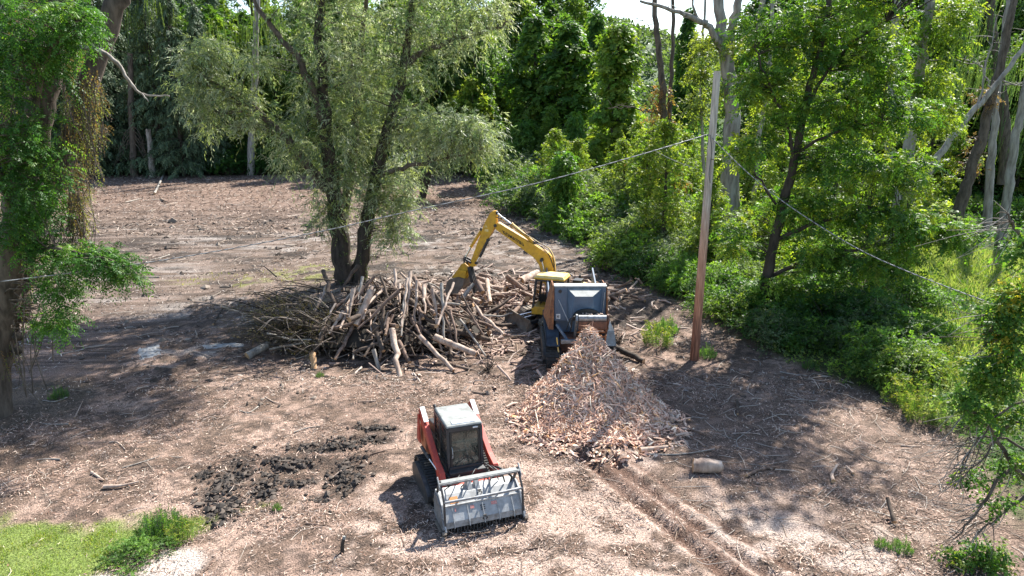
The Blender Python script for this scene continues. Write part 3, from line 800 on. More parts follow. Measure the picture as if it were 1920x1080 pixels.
for k in range(3):
    a, b = np.array([1.49 + k * .03, 0, .540 - k * .039]), np.array([1.505 + k * .03, 0, .52 - k * .039]); nn = np.array([.8, 0, .6]) * .008
    g.add([a + nn + (0, -.06, 0), a + nn + (0, .06, 0), b + nn + (0, .06, 0), b + nn + (0, -.06, 0)], [(0, 3, 2, 1)], 'black')
obj('decal', g, head)
# push bar
for s in (-1, 1):
    g = Geo(); y = s * 1.02
    g.bar((.95, y, .75), (1.28, y, 1.26), .05, .07, 'dark_steel')
    g.bar((1.28, y, 1.26), (1.62, y, .88), .045, .06, 'dark_steel')
    g.bar((1.62, y, .88), (1.70, y, .20), .045, .06, 'dark_steel')
    g.prism([(1.16, 1.32), (1.22, 1.36), (1.42, 1.18), (1.44, 1.08), (1.38, 1.08)], s * 1.05, s * 1.075, 'pale_grey')
    obj('guard_post', g, root, bevel=.006)
for y in (-.35, .33):
    g = Geo(); g.bar((1.05, y, .85), (1.30, y, 1.2), .03, .05, 'steel'); obj('guard_brace', g, root, bevel=.006)
g = Geo(); g.hexa([(1.24, -1.08, 1.225), (1.36, -1.08, 1.20), (1.36, 1.08, 1.20), (1.24, 1.08, 1.225), (1.24, -1.08, 1.265), (1.36, -1.08, 1.24), (1.36, 1.08, 1.24), (1.24, 1.08, 1.265)], 'roof_grey')
g.bar((1.36, -1.06, 1.20), (1.36, 1.06, 1.20), .04, .05, 'steel')
obj('push_bar', g, root, bevel=.006)
g = Geo(); g.tube(curve_pts([(1.62, -1.04, .86), (1.645, -.3, .865), (1.645, .3, .865), (1.62, 1.04, .87)], 4), .036, 'steel', 8)
obj('cross_bar', g, root)
g = Geo()
hose(g, [(.5, -.3, .9), (1.0, -.45, 1.15), (1.1, -.7, 1.0), (.95, -.85, .8)]); hose(g, [(.45, .2, .95), (.9, 0, 1.2), (1.1, -.2, 1.1), (1.0, -.4, .84)], .016)
hose(g, [(.4, .55, .9), (.9, .45, 1.22), (1.2, .62, 1.1), (1.15, .72, .85)], .02); hose(g, [(.4, .6, .9), (1.0, .6, 1.2), (1.25, .85, 1.05), (1.1, .9, .8)], .03)
hose(g, [(.35, .45, 1.0), (.8, .3, 1.28), (1.1, .45, 1.2), (1.0, .6, .86)], .016)
obj('hydraulic_hoses', g, root)
g = Geo(); g.box(.30, .75, -.5, .5, .35, .75, 'red'); g.box(.55, .80, -.62, .62, .3, .55, 'dark_steel')
obj('quick_coupler', g, root, bevel=.012)
# bottle standing on the loader's track guard
bl = G(813, 900, .72)
g = Geo()
pr = [(0, .0), (.055, .0), (.06, .02), (.06, .09), (.05, .10), (.06, .12), (.06, .17), (.03, .22), (.022, .235), (.024, .27), (0, .27)]
g.tube([(0, 0, z) for r, z in pr], [max(r, .001) for r, z in pr], 'bottle', 12)
o = tag(obj('water_bottle', g, None, (bl[0] - .01, bl[1] + .05, root.location[2] + .66)), 'small bluish plastic bottle resting on the near track of the red track loader', 'bottle')

# ---------------------------------------------------------------- excavator
EX, EY = 2.3, 34.0
eh = np.array([-.94, .342]); ea = math.atan2(eh[1], eh[0])
ez = gz(EX, EY)
root = thing('excavator', 'yellow tracked excavator reaching its long boom and bucket into the log heap', 'excavator', (EX, EY, ez), ea)
uh = math.atan2(-.43, -.90) - ea
TU = Matrix.Rotation(uh, 4, 'Z')
prof = [(1.55, .18), (1.3, 0), (-1.3, 0), (-1.58, .2), (-1.6, .5), (-1.35, .62), (1.3, .62), (1.58, .45)]
for s in (-1, 1):
    track(root, TU, prof, s * .72, s * 1.22, mat='mud', lug=.17, lh=.03, wheels=((-1.2, .36, .27), (1.2, .36, .27), (-.6, .16, .11), (0, .16, .11), (.6, .16, .11)))
g = Geo(TU); g.box(-1.0, 1.0, -.72, .72, .25, .62, 'dark_steel'); g.tube([(0, 0, .5), (0, 0, .66)], .55, 'dark_steel', 20)
obj('undercarriage', g, root)
g = Geo(TU)
bz = [(2.22, .02), (2.12, .2), (2.10, .42), (2.2, .66), (2.24, .66), (2.15, .42), (2.17, .2), (2.27, .02)]
g.prism(bz, -1.15, 1.15, 'mud')
for s in (-1, 1): g.prism([(2.15, .05), (2.4, .03), (2.34, .4), (2.2, .64)], s * 1.152, s * 1.175, 'mud')
bl_ = obj('blade', g, root)
g = Geo(TU)
for s in (-1, 1): g.bar((.9, s * .45, .4), (2.12, s * .5, .3), .12, .14, 'dark_steel'); g.rod((1.0, s * .2, .6), (2.1, s * .25, .5), .05, 'chrome')
obj('blade_arm', g, root)
# house
g = Geo(); g.prism([(1.05, -1.15), (1.05, 1.22), (-.9, 1.22), (-1.55, .75), (-1.7, 0), (-1.55, -.85), (-.9, -1.2)], .64, .98, 'yellow', axis='z')
obj('deck', g, root, bevel=.03)
g = Geo(); g.prism([(-.50, 1.2), (-.9, 1.2), (-1.52, .75), (-1.66, 0), (-1.52, -.85), (-.9, -1.18), (-.50, -1.18)], .982, 1.72, 'yellow', axis='z')
obj('engine_hood', g, root, bevel=.06)
g = Geo(); g.prism([(-.75, 1.0), (-1.3, .65), (-1.42, 0), (-1.3, -.7), (-.75, -.95)], 1.722, 1.80, 'yellow_dusty', axis='z')
obj('hood_top', g, root, bevel=.02)
g = Geo(); g.box(-1.0, -.60, -.35, .15, 1.80, 2.12, 'black'); g.rod((-.75, -.6, 1.8), (-.75, -.6, 2.2), .06, 'black')
obj('air_box', g, root, bevel=.02)
g = Geo(); g.box(-.50, .62, -1.15, -.45, .982, 1.62, 'yellow'); obj('tank_cover', g, root, bevel=.04)
g = Geo(); hose(g, [(.3, -.9, 1.6), (.3, -.9, 2.15), (-.1, -.9, 2.2), (-.4, -.9, 2.2), (-.45, -.9, 1.65)], .02, 'dark_steel'); obj('handrail', g, root)
# cab
cx0, cx1, cy0, cy1, cz0, cz1 = -.47, 1.03, .24, 1.22, .86, 2.36
g = Geo()
for (x, xt) in ((cx1 - .04, cx1 - .20), (.22, .20), (cx0 + .04, cx0 + .04)):
    for y in (cy0 + .04, cy1 - .04): g.bar((x, y, cz0), (xt, y, cz1), .095, .095, 'charcoal')
for z in (cz1 - .03,):
    for y in (cy0 + .04, cy1 - .04): g.bar((cx0, y, z), (cx1 - .18, y, z), .07, .07, 'charcoal')
    for x in (cx0 + .04, cx1 - .2): g.bar((x, cy0, z), (x, cy1, z), .07, .07, 'charcoal')
g.box(cx0 + .05, cx1 - .08, cy0 + .05, cy1 - .06, .925, .95, 'black'); g.box(cx0 + .035, cx0 + .06, cy0 + .07, cy1 - .07, .95, 1.62, 'black'); g.box(cx0 + .05, cx1 - .1, cy0 + .03, cy0 + .06, .95, 1.35, 'black')  # black floor and wall sheets added in place of the cab's inner shade
cab = obj('cab', g, root, bevel=.01)
g = Geo(); g.box(cx0, cx1 + .01, cy0, cy1 + .012, .62, .92, 'yellow'); g.prism([(cx0, .92), (.20, .92), (.16, 1.45), (cx0, 1.5)], cy1 - .04, cy1 + .01, 'yellow')
g.box(cx0 - .01, cx0 + .03, cy0, cy1, 1.03, 1.6, 'yellow')
obj('cab_sill', g, root, bevel=.015)
g = Geo(); g.hexa([(cx0 - .04, cy0 - .03, cz1), (cx1 - .1, cy0 - .03, cz1), (cx1 - .1, cy1 + .04, cz1), (cx0 - .04, cy1 + .04, cz1), (cx0 + .04, cy0 + .05, cz1 + .12), (cx1 - .2, cy0 + .05, cz1 + .12), (cx1 - .2, cy1 - .03, cz1 + .12), (cx0 + .04, cy1 - .03, cz1 + .12)], 'yellow_dusty')
g.box(cx0 - .045, cx1 - .095, cy0 - .035, cy1 + .045, cz1 - .07, cz1 + .005, 'yellow'); g.box(cx0 + .0, cx1 - .14, cy0, cy1, cz1 - .16, cz1 - .075, 'charcoal')
obj('roof', g, root, bevel=.02)
g = Geo(); g.add([(cx1 - .045, cy0 + .07, cz0 + .1), (cx1 - .045, cy1 - .07, cz0 + .1), (cx1 - .2, cy1 - .07, cz1 - .07), (cx1 - .2, cy0 + .07, cz1 - .07)], [(0, 1, 2, 3)], 'glass')
obj('windscreen', g, cab)
g = Geo(); g.add([(cx0 + .03, cy0 + .07, 1.62), (cx0 + .03, cy1 - .07, 1.62), (cx0 + .03, cy1 - .07, cz1 - .07), (cx0 + .03, cy0 + .07, cz1 - .07)], [(0, 1, 2, 3)], 'glass'); g.add([(cx0 + .08, cy1 - .03, 1.52), (.16, cy1 - .03, 1.48), (.17, cy1 - .03, cz1 - .07), (cx0 + .08, cy1 - .03, cz1 - .07)], [(0, 1, 2, 3)], 'glass')
obj('side_window', g, cab)
g = Geo(); g.box(-.3, .22, .5, .98, 1.03, 1.36, 'seat'); g.prism([(-.30, 1.3), (-.16, 1.3), (-.28, 2.0), (-.40, 2.0)], .52, .96, 'seat')
g.box(-.25, .3, .40, .48, 1.3, 1.52, 'black'); g.box(.45, .62, .35, .5, 1.0, 1.62, 'black')
obj('seat', g, cab, bevel=.04)
g = Geo(); g.rod((.75, .65, 1.0), (.62, .66, 1.55), .02, 'black'); g.rod((.75, .85, 1.0), (.62, .84, 1.55), .02, 'black'); g.rod((.1, .45, 1.5), (.2, .44, 1.72), .02, 'black'); g.rod((.1, 1.0, 1.5), (.2, 1.0, 1.72), .02, 'black')
obj('control_levers', g, cab)
g = Geo(); hose(g, [(cx0 + .15, cy1 + .02, 1.3), (cx0 + .15, cy1 + .12, 1.35), (cx0 + .55, cy1 + .12, 1.4), (cx0 + .6, cy1 + .02, 1.5)], .02, 'pale_grey'); obj('grab_handle', g, cab)
g = Geo(); hose(g, [(cx1 - .1, cy1, 2.2), (cx1 + .1, cy1 + .15, 2.2), (cx1 + .12, cy1 + .18, 2.0)], .012, 'black'); g.box(cx1 + .08, cx1 + .12, cy1 + .1, cy1 + .26, 1.8, 2.05, 'black'); obj('mirror', g, cab)
# boom and arm stand in one vertical plane beside the cab; their outlines sit at real distances
OY = -.16
po = np.array([EX, EY]) + OY * np.array([-eh[1], eh[0]])
def bp_(px, py):
    s, z = onplane(px, py, po, eh); return (s, z - ez)
def poly(ps): return [bp_(*p) for p in ps]
boom_out = [(928.3, 421.7), (932.5, 430), (961.7, 451), (989.4, 472), (1004, 483), (1012, 495), (1017, 509), (1017, 528), (1038, 536), (1039, 509), (1039, 495), (1036, 484), (1028, 474), (1003, 457), (992, 452), (935, 416.5)]
g = Geo(); bo = poly(boom_out); g.prism(bo, OY - .16, OY + .16, 'yellow')
boom = obj('boom', g, root, bevel=.015)
g = Geo(); p = bp_(1018.5, 485); g.tube([(p[0], OY - .24, p[1]), (p[0], OY + .24, p[1])], .075, 'dark_steel', 14); p = bp_(931, 422); g.tube([(p[0], OY - .2, p[1]), (p[0], OY + .2, p[1])], .08, 'dark_steel', 14)
obj('pin', g, boom)
def cyl(name, a, b, m, r1, r2, y=OY, mat='yellow', par=root, rodmat='chrome'):
    A, Bq, Mm = bp_(*a), bp_(*b), bp_(*m); g = Geo()
    g.rod((A[0], y, A[1]), (Mm[0], y, Mm[1]), r1, mat, 12); g.tube([(Mm[0], y, Mm[1]), (Mm[0] + (Bq[0] - Mm[0]) * .04, y, Mm[1] + (Bq[1] - Mm[1]) * .04)], r1 * 1.25, 'dark_steel' if mat != 'yellow' else mat, 12)
    g.rod((Mm[0], y, Mm[1]), (Bq[0], y, Bq[1]), r2, rodmat, 10)
    g.tube([(Bq[0], y - .08, Bq[1]), (Bq[0], y + .08, Bq[1])], r1 * 1.1, 'dark_steel', 10); g.tube([(A[0], y - .08, A[1]), (A[0], y + .08, A[1])], r1 * 1.1, 'dark_steel', 10)
    return obj(name, g, par)
cyl('arm_cylinder', (1001, 455), (930.5, 399), (960, 421), .085, .045)
for s in (-1, 1): cyl('boom_cylinder', (1030, 545), (1018.5, 486), (1024, 512), .07, .04, OY + s * .23)
g = Geo()
for k, dy in enumerate((-.09, -.05, .04, .10)):
    pts = [bp_(932, 411 - k), bp_(950, 419 - k), bp_(975, 436 - k), bp_(998, 450 - k), bp_(1012, 459 - k), bp_(1030, 470 - k), bp_(1039, 490 - k), bp_(1041, 510)]
    hose(g, [(a, OY + dy, b + .04) for a, b in pts], .02, 'yellow_dusty' if k < 3 else 'black')
hose(g, [(a, OY + .18, b) for a, b in [bp_(1003, 455), bp_(1010, 457), bp_(1022, 466), bp_(1032, 478), bp_(1040, 500)]], .022, 'black')
obj('hydraulic_lines', g, boom)
arm_out = [(930, 394.8), (925, 395.5), (920.7, 398.5), (913, 412), (907.8, 422.6), (902, 441), (885.5, 485.6), (882, 494), (884, 499), (892, 499), (893, 489), (903, 469), (915, 448.5), (921, 440), (928, 428), (932, 416), (931, 402)]
g = Geo(); g.prism(poly(arm_out), OY - .13, OY + .13, 'yellow'); arm = obj('arm', g, root, bevel=.012)
cyl('bucket_cylinder', (904, 430), (872.6, 484), (884, 462), .075, .04, OY + .02)
cyl('thumb_cylinder', (917, 449), (895, 492), (902, 480), .07, .04, OY + .1, 'dark_steel')
g = Geo()
for y in (OY - .16, OY + .16):
    a, b, c, d = bp_(872.6, 484), bp_(886, 492), bp_(874, 500), bp_(886, 499)
    g.bar((a[0], y, a[1]), (b[0], y, b[1]), .04, .09, 'dark_steel'); g.bar((a[0], y, a[1]), (c[0], y, c[1]), .04, .09, 'dark_steel')
obj('linkage', g, root)
g = Geo()
ear = [(868, 494), (874, 491), (883, 499), (884, 508), (879, 521), (860, 522), (849, 520), (862, 503)]
for y in (OY - .2, OY + .2): g.prism(poly(ear), y - .03, y + .03, 'yellow')
g.prism(poly([(866, 503), (880, 505), (878, 520), (855, 519)]), OY - .42, OY + .42, 'yellow')
obj('bucket_ears', g, root, bevel=.01)
bo_ = [(851, 519), (845, 527), (843, 540), (845, 549), (849, 546), (866, 546), (875, 532), (879, 519), (866, 516)]
g = Geo(); q = poly(bo_); A = poly([(851, 519), (845, 527), (843, 540), (845, 549)]); Bq = poly([(848, 548), (849, 540), (851, 530), (855, 523)])
for s in (-1, 1): g.prism(q, OY + s * .47, OY + s * .51, 'mud')
g.prism(A + Bq, OY - .468, OY + .468, 'mud'); g.prism(poly([(851, 519), (866, 515.5), (879, 519), (878, 522), (866, 519), (853, 523)]), OY - .468, OY + .468, 'mud')
g.prism(poly([(866, 515.5), (879, 519), (875, 532), (870, 540), (868, 538), (873, 530), (875, 522)]), OY - .466, OY + .466, 'mud')
bk = obj('bucket', g, root)
for k in range(5):
    g = Geo(); y = OY - .42 + k * .21; a, b = bp_(845, 546), bp_(841, 556); g.bar((a[0], y, a[1]), (b[0], y, b[1]), .08, .05, 'dark_steel'); obj('tooth', g, bk)
g = Geo()
for s in (-1, 0, 1): g.prism(poly([(881, 499), (886, 498), (889, 512), (894, 530), (896, 545), (892, 548), (888, 530), (884, 515)]), OY + .12 + s * .16 - .035, OY + .12 + s * .16 + .035, 'dark_steel')
g.prism(poly([(883, 506), (886, 505), (888, 513), (886, 515)]), OY - .08, OY + .32, 'dark_steel')
obj('thumb', g, root)
# lettering on the boom side
cu = bpy.data.curves.new('lettering', 'FONT'); cu.body = 'KOMATSU'; cu.size = 1; cu.offset = .035; cu.extrude = .004; cu.shear = .15; cu.space_character = 1.12
tmp = bpy.data.objects.new('lettering', cu); COL.objects.link(tmp)
bpy.context.view_layer.update()
me = bpy.data.meshes.new_from_object(tmp.evaluated_get(bpy.context.evaluated_depsgraph_get()))
bpy.data.objects.remove(tmp); me.materials.clear(); me.materials.append(M['letter'])
vv = np.array([v.co[:] for v in me.vertices]); w_ = vv[:, 0].max()
a, b = bp_(946.5, 437), bp_(986, 461.5)
L_ = math.hypot(a[0] - b[0], a[1] - b[1]); sc_ = L_ / w_
me.transform(Matrix.Translation((a[0], OY + .168, a[1])) @ Matrix.Rotation(0, 4, 'Z') @ Matrix(((-(a[0] - b[0]) / L_, (a[1] - b[1]) / L_, 0, 0), (0, 0, 1, 0), ((b[1] - a[1]) / L_, (a[0] - b[0]) / L_, 0, 0), (0, 0, 0, 1))) @ Matrix.Diagonal((sc_, sc_ * 1.3, 1, 1)))
link('lettering', me, boom)
g = Geo(); a = bp_(913, 424); g.prism([(a[0] - .09, a[1] - .05), (a[0] + .09, a[1] - .03), (a[0] + .0, a[1] + .12)], OY + .131, OY + .135, 'yellow_dusty'); b = bp_(914, 431); g.prism([(b[0] - .1, b[1] - .07), (b[0] + .1, b[1] - .05), (b[0] + .09, b[1] + .06), (b[0] - .1, b[1] + .05)], OY + .131, OY + .135, 'yellow_dusty')
obj('decal', g, arm)

# ---------------------------------------------------------------- tracked wood grinder
GX, GY = 2.70, 28.5
gz0 = gz(GX, GY)
root = thing('wood_grinder', 'blue grey tracked wood grinder with rusty sides spilling chips onto the big chip pile', 'grinder', (GX, GY, gz0), -pi / 2)
prof = [(1.15, .2), (.95, 0), (-2.9, 0), (-3.2, .25), (-3.1, .7), (-2.7, .85), (.55, .85), (1.1, .62)]
for s in (-1, 1):
    track(root, None, prof, s * .86, s * 1.36, mat='rubber', lug=.14, lh=.03, wheels=((-2.75, .42, .3), (.7, .38, .26), (-2, .16, .12), (-1.3, .16, .12), (-.6, .16, .12), (.1, .16, .12)))
    g = Geo(); g.prism([(.95, .98), (.25, 1.38), (-2.8, 1.38), (-2.8, 1.32), (.2, 1.32), (.90, .92)], s * .84, s * 1.34, 'fender'); g.prism([(.95, .98), (.2, 1.36), (-2.8, 1.36), (-2.8, 1.0), (.1, 1.0), (.7, .9)], s * 1.345, s * 1.365, 'fender')
    obj('fender', g, root, bevel=.008)
g = Geo(); g.box(-3.4, .35, -.80, .80, .55, 1.15, 'rust_dark'); g.bar((.9, -.8, 1.15), (.9, .8, 1.15), .16, .16, 'steel'); g.box(-3.2, -.3, -.95, .95, 1.15, 1.75, 'blue_grey')
obj('chassis', g, root, bevel=.02)
g = Geo(); g.box(-3.3, -.42, -.98, .98, 1.755, 2.3, 'blue_grey'); g.box(-2.9, -1.6, -.7, .7, 2.302, 2.4, 'dark_steel')
obj('engine_housing', g, root, bevel=.03)
g = Geo(); g.prism([(-5.6, 1.6), (-3.35, 1.2), (-3.35, 2.0), (-5.6, 2.6)], -1.1, -1.04, 'blue_grey'); g.prism([(-5.6, 1.6), (-3.35, 1.2), (-3.35, 2.0), (-5.6, 2.6)], 1.04, 1.1, 'blue_grey'); g.prism([(-5.6, 1.6), (-3.35, 1.2), (-3.35, 1.28), (-5.6, 1.68)], -1.038, 1.038, 'rust_dark')
obj('infeed_hopper', g, root)
# hood with its hump, seen from the discharge end
W2, zt, zb = 1.02, 3.10, 1.72
g = Geo(); g.box(-.40, 0, -W2, W2, zb, zt, 'blue_grey'); g.box(-.42, .03, -W2 - .02, W2 + .02, zt + .002, zt + .055, 'pale_grey')
hood = obj('hood', g, root, bevel=.012)
g = Geo()
a = [(.003, -.52, 3.06), (.003, .86, 3.06), (.50, .44, 2.85), (.50, -.24, 2.85), (.003, -.50, 1.95), (.003, .80, 2.05), (.42, .60, 1.95), (.42, -.42, 1.90)]
g.add([a[0], a[1], a[2], a[3]], [(0, 3, 2, 1)], 'roof_grey')  # top face in a paler grey: sunlight put into its colour
g.add([a[3], a[2], a[6], a[7]], [(0, 3, 2, 1)], 'blue_grey'); g.add([a[0], a[3], a[7], a[4]], [(0, 3, 2, 1)], 'blue_grey'); g.add([a[1], a[2], a[6], a[5]], [(0, 1, 2, 3)], 'blue_grey'); g.add([a[4], a[5], a[6], a[7]], [(0, 1, 2, 3)], 'blue_grey')
obj('deflector', g, hood)
g = Geo(); g.tube([(.004, -.80, 2.93), (.03, -.80, 2.93)], .07, 'black', 16, smooth=False); obj('port', g, hood)
g = Geo(); g.box(.004, .014, -.94, -.78, 1.80, 2.0, 'white'); g.box(.015, .018, -.91, -.89, 1.83, 1.96, 'letter'); g.box(.015, .018, -.85, -.82, 1.83, 1.96, 'letter'); g.box(.015, .018, -.885, -.865, 1.87, 1.93, 'letter')
obj('placard', g, hood)
g = Geo(); g.rod((.05, -.86, 2.6), (.75, -.38, 1.62), .016, 'pale_grey', 6); obj('strut', g, root)
g = Geo(); g.rod((.03, W2 - .06, 2.9), (.03, W2 - .12, 2.1), .018, 'pale_grey', 6); obj('strut', g, root)
for s in (-1, 1):
    g = Geo(); g.add([(.02, s * 1.03, 3.1), (-1.6, s * 1.03, 3.0), (-1.9, s * 1.05, 1.3), (.12, s * 1.05, 1.25), (.05, s * 1.055, 3.08), (-1.6, s * 1.08, 2.98), (-1.9, s * (1.20 if s > 0 else 1.38), 1.45), (.12, s * (1.15 if s > 0 else 1.24), 1.40), (.09, s * (1.10 if s > 0 else 1.19), 2.3), (.09, s * 1.04, 2.3)], [(0, 1, 5, 4), (1, 2, 6, 5), (2, 3, 7, 6), (0, 4, 8, 9), (9, 8, 7, 3), (4, 5, 6, 7, 8), (0, 9, 3, 2, 1)], 'rust')
    obj('side_wing', g, root)
g = Geo()
a = np.linspace(0, pi, 13)
pr = [(.24 + .56 * cos(t), 2.02 + .34 * sin(t)) for t in a]
g.prism(pr + [(-.32, 1.9), (.80, 1.9)], .44, .60, 'black', axis='x')
obj('rubber_flap', g, root)
cv0, cv1 = -.16, .94
g = Geo(); g.prism([(.30, 1.75), (1.05, 2.10), (1.05, 2.18), (.30, 1.85)], cv0 + .03, cv1 - .03, 'dark_steel')
conv = obj('discharge_conveyor', g, root)
g = Geo(); g.tube([(1.05, cv0 + .02, 2.13), (1.05, cv1 - .02, 2.13)], .13, 'steel', 18); obj('roller', g, conv)
g = Geo(); g.prism([(.96, 1.62), (1.17, 1.75), (1.2, 2.05), (1.14, 2.06), (1.1, 1.8), (.95, 1.7)], cv0 + .01, cv1 - .01, 'rust_dark'); obj('belt_apron', g, conv)
for y, s in ((cv0 - .05, -1), (cv1 + .05, 1)):
    g = Geo(); g.prism([(1.22, 2.08), (1.12, 2.28), (.95, 2.28), (.2, 1.2), (.35, 1.1)], y - .04, y + .04, 'steel' if s < 0 else 'rust_dark'); obj('conveyor_beam', g, conv, bevel=.008)
g = Geo()
hose(g, [(1.0, cv0 - .1, 2.2), (1.05, cv0 - .22, 2.15), (.9, cv0 - .25, 1.7), (.6, cv0 - .3, 1.4)], .025, 'black'); hose(g, [(1.0, cv0 - .1, 2.15), (1.0, cv0 - .3, 2.1), (.7, cv0 - .35, 1.8), (.5, cv0 - .4, 1.5)], .02, 'dark_steel')
obj('hydraulic_hoses', g, root)
g = Geo()
for z in (1.45, 1.25): g.bar((.62, cv0, z), (.62, cv1, z), .08, .07, 'rust')
g.bar((.5, -.95, 1.72), (.85, -.55, 1.2), .07, .09, 'blue_grey'); g.bar((.86, -.82, .25), (.86, -.96, 1.3), .05, .06, 'yellow_dusty'); g.bar((.88, -.4, .1), (.84, -.1, 1.1), .07, .07, 'rust'); g.bar((.9, -.5, .9), (.9, .3, .55), .06, .08, 'steel'); g.bar((.86, .85, .3), (.86, .95, 1.4), .06, .06, 'rust')
obj('brace', g, root)
g = Geo()
for k in range(26):
    y = rng.uniform(cv0 + .1, cv1 - .1); x = rng.uniform(.6, 1.1); c = np.array([x, y, 2.08 + rng.uniform(.06, .16)]); d = rdir(1)[0] * .11; d[2] *= .3
    g.bar(c - d, c + d, .04, .02, 'log_c')
tag(obj('chips_on_belt', g, conv), kind='stuff')

# ================================================================ POLE AND WIRES
pb = G(1302, 672)
PH = 11.3
g = Geo()
zz = np.linspace(-.3, PH, 14)
g.tube(np.stack([.0 + zz * .014, zz * 0, zz], 1) + np.array([0, 0, 0]), np.linspace(.185, .13, 14), 'pole', 16)
root = thing('utility_pole', 'bare round timber pole weathered grey above and reddish below', 'pole', (pb[0], pb[1], gz(pb[0], pb[1])))
obj('pole_shaft', g, root)
g = Geo(); g.tube([(.13 - .17, -.02, 8.98), (.13 + .17, -.02, 8.98)], .03, 'steel', 8); g.tube([(.11 - .03, -.18, 8.1), (.11 + .2, -.18, 8.05)], .015, 'black', 6)
obj('bolt', g, root)
g = Geo(); g.tube(curve_pts([(.0, -.17, 9.0), (.10, -.18, 8.4), (.05, -.19, 7.6), (.12, -.19, 7.2)], 5), .014, 'wire_dark', 6); obj('hanging_cable', g, root)
A0 = at(1327, 252, pb[1] - .1)
def wire(pts, r, mat, name, label, twist=0):
    g = Geo(); P = curve_pts(pts, 24)
    g.tube(P, r, mat, 6)
    if twist:
        t = np.linspace(0, twist * 2 * pi, len(P))
        g.tube(P + np.stack([0 * t, .02 * np.cos(t), .02 * np.sin(t)], 1), r * .8, 'wire_dark', 5)
    return tag(obj(name, g), label, 'cable')
Lp = [A0, at(1180, 296, 27.3), at(1000, 345, 26.3), at(760, 398, 25.2), at(620, 430, 24.5), at(440, 465, 23.5), at(250, 496, 22.2), at(0, 528, 20.5), at(-300, 560, 18.5)]
wire(Lp, .015, 'wire', 'overhead_cable', 'twisted overhead cable sagging left from the timber pole across the clearing', 60)
Rp = [at(1334, 258, pb[1] - .15), at(1400, 322, 27.6), at(1470, 379, 26.6), at(1560, 438, 25.4), at(1640, 482, 24.4), at(1760, 532, 23.2), at(1900, 582, 22), at(2100, 640, 20.5)]
wire(Rp, .015, 'wire', 'overhead_cable', 'overhead cable running right from the timber pole past the big green tree', 60)
Hp = [at(1230, 284, 27.7), at(1262, 300, 27.9), at(1310, 318, 28.4)]
wire(Hp, .009, 'wire', 'slack_cable', 'short thin slack wire from the left cable back to the pole')

# ================================================================ WOOD
def log_mesh(seed, L=1.0, r=.09, mat='log_a', bend=.05, stub=0, sides=9):
    r0 = np.random.default_rng(seed); g = Geo()
    x = np.linspace(-.5, .5, 7) * L
    y = np.cumsum(r0.normal(0, bend * .4, 7)) * L; z = np.cumsum(r0.normal(0, bend * .4, 7)) * L; y -= y.mean(); z -= z.mean()
    rr = r * np.linspace(1.1, .75, 7) * r0.uniform(.9, 1.12, 7)
    g.tube(np.stack([x, y, z], 1), rr, mat, sides, endmat='cut')
    for k in range(stub):
        i = r0.integers(1, 6); a = r0.uniform(0, 2 * pi); p = np.array([x[i], y[i], z[i]])
        g.tube([p, p + np.array([.3, cos(a), sin(a)]) * r0.uniform(1.6, 4) * r], [r * .45, r * .3], mat, 6, endmat='cut')
    return g.mesh('log')
LOGS = []
for i, (L, r, m, b) in enumerate([(2.2, .13, 'log_a', .03), (2.6, .10, 'log_a', .05), (1.8, .09, 'log_b', .05), (3.0, .12, 'log_b', .04), (2.4, .07, 'log_c', .06), (1.6, .14, 'log_c', .02), (2.8, .06, 'log_b', .08), (3.2, .09, 'log_a', .05), (2.0, .16, 'log_b', .02), (1.4, .11, 'log_a', .03), (3.4, .05, 'dead_wood', .08), (2.2, .06, 'dead_wood', .07)]):
    LOGS.append(log_mesh(100 + i, L, r, m, b, i % 3))
def place_log(me, c, yaw, pitch, roll=0, s=1.0, label=None, group=None, name='log'):
    o = link(name, me); o.location = tuple(c)
    o.rotation_euler = (Matrix.Rotation(yaw, 3, 'Z') @ Matrix.Rotation(-pitch, 3, 'Y') @ Matrix.Rotation(roll, 3, 'X')).to_euler()
    o.scale = (s,) * 3
    return tag(o, label, 'log', group)
# mound the main heap follows
PC = np.array([-5.7, 31.6])
def mound(x, y):
    u = (x - PC[0]) / 5.0; v = (y - PC[1]) / 3.5
    r = np.hypot(u, v); h = 2.7 * np.clip(1 - r, 0, 1) ** .68
    return h * (1 - .35 * smooth(-.1, -1, u))
# dark core of packed brush inside the heap
g = Geo()
n = 3400; u = in_ball(n, .5)[:, :2]
x = PC[0] + u[:, 0] * 4.9; y = PC[1] + u[:, 1] * 3.3
z = mound(x, y) * rng.uniform(.1, .93, n)
for i in range(0, n, 2):
    a = rng.uniform(0, 2 * pi); l = rng.uniform(.3, 1.0); p = np.array([x[i], y[i], z[i] + .05]); d = np.array([cos(a), sin(a), rng.normal(0, .5)]) * l
    cc = pal([(.10, .075, .055), (.06, .045, .035), (.22, .16, .12), (.36, .27, .21)], 1)[0]
    g.tube([p - d / 2, p + rng.normal(0, .08, 3), p + d / 2], np.array([1, .8, .5]) * rng.uniform(.012, .045), 'litter', 5, cap=False, col=cc)
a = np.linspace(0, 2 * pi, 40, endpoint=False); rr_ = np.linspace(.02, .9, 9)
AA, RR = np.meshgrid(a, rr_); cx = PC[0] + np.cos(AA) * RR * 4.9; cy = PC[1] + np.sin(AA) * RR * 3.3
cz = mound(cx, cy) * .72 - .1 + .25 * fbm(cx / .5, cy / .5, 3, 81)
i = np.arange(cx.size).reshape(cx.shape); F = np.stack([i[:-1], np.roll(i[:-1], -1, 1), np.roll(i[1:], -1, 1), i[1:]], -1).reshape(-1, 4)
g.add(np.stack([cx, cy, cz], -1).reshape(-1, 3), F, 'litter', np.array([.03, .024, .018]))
tag(obj('packed_brush', g), 'dark packed branches and debris filling the inside of the main log heap', 'brush', kind='stuff')
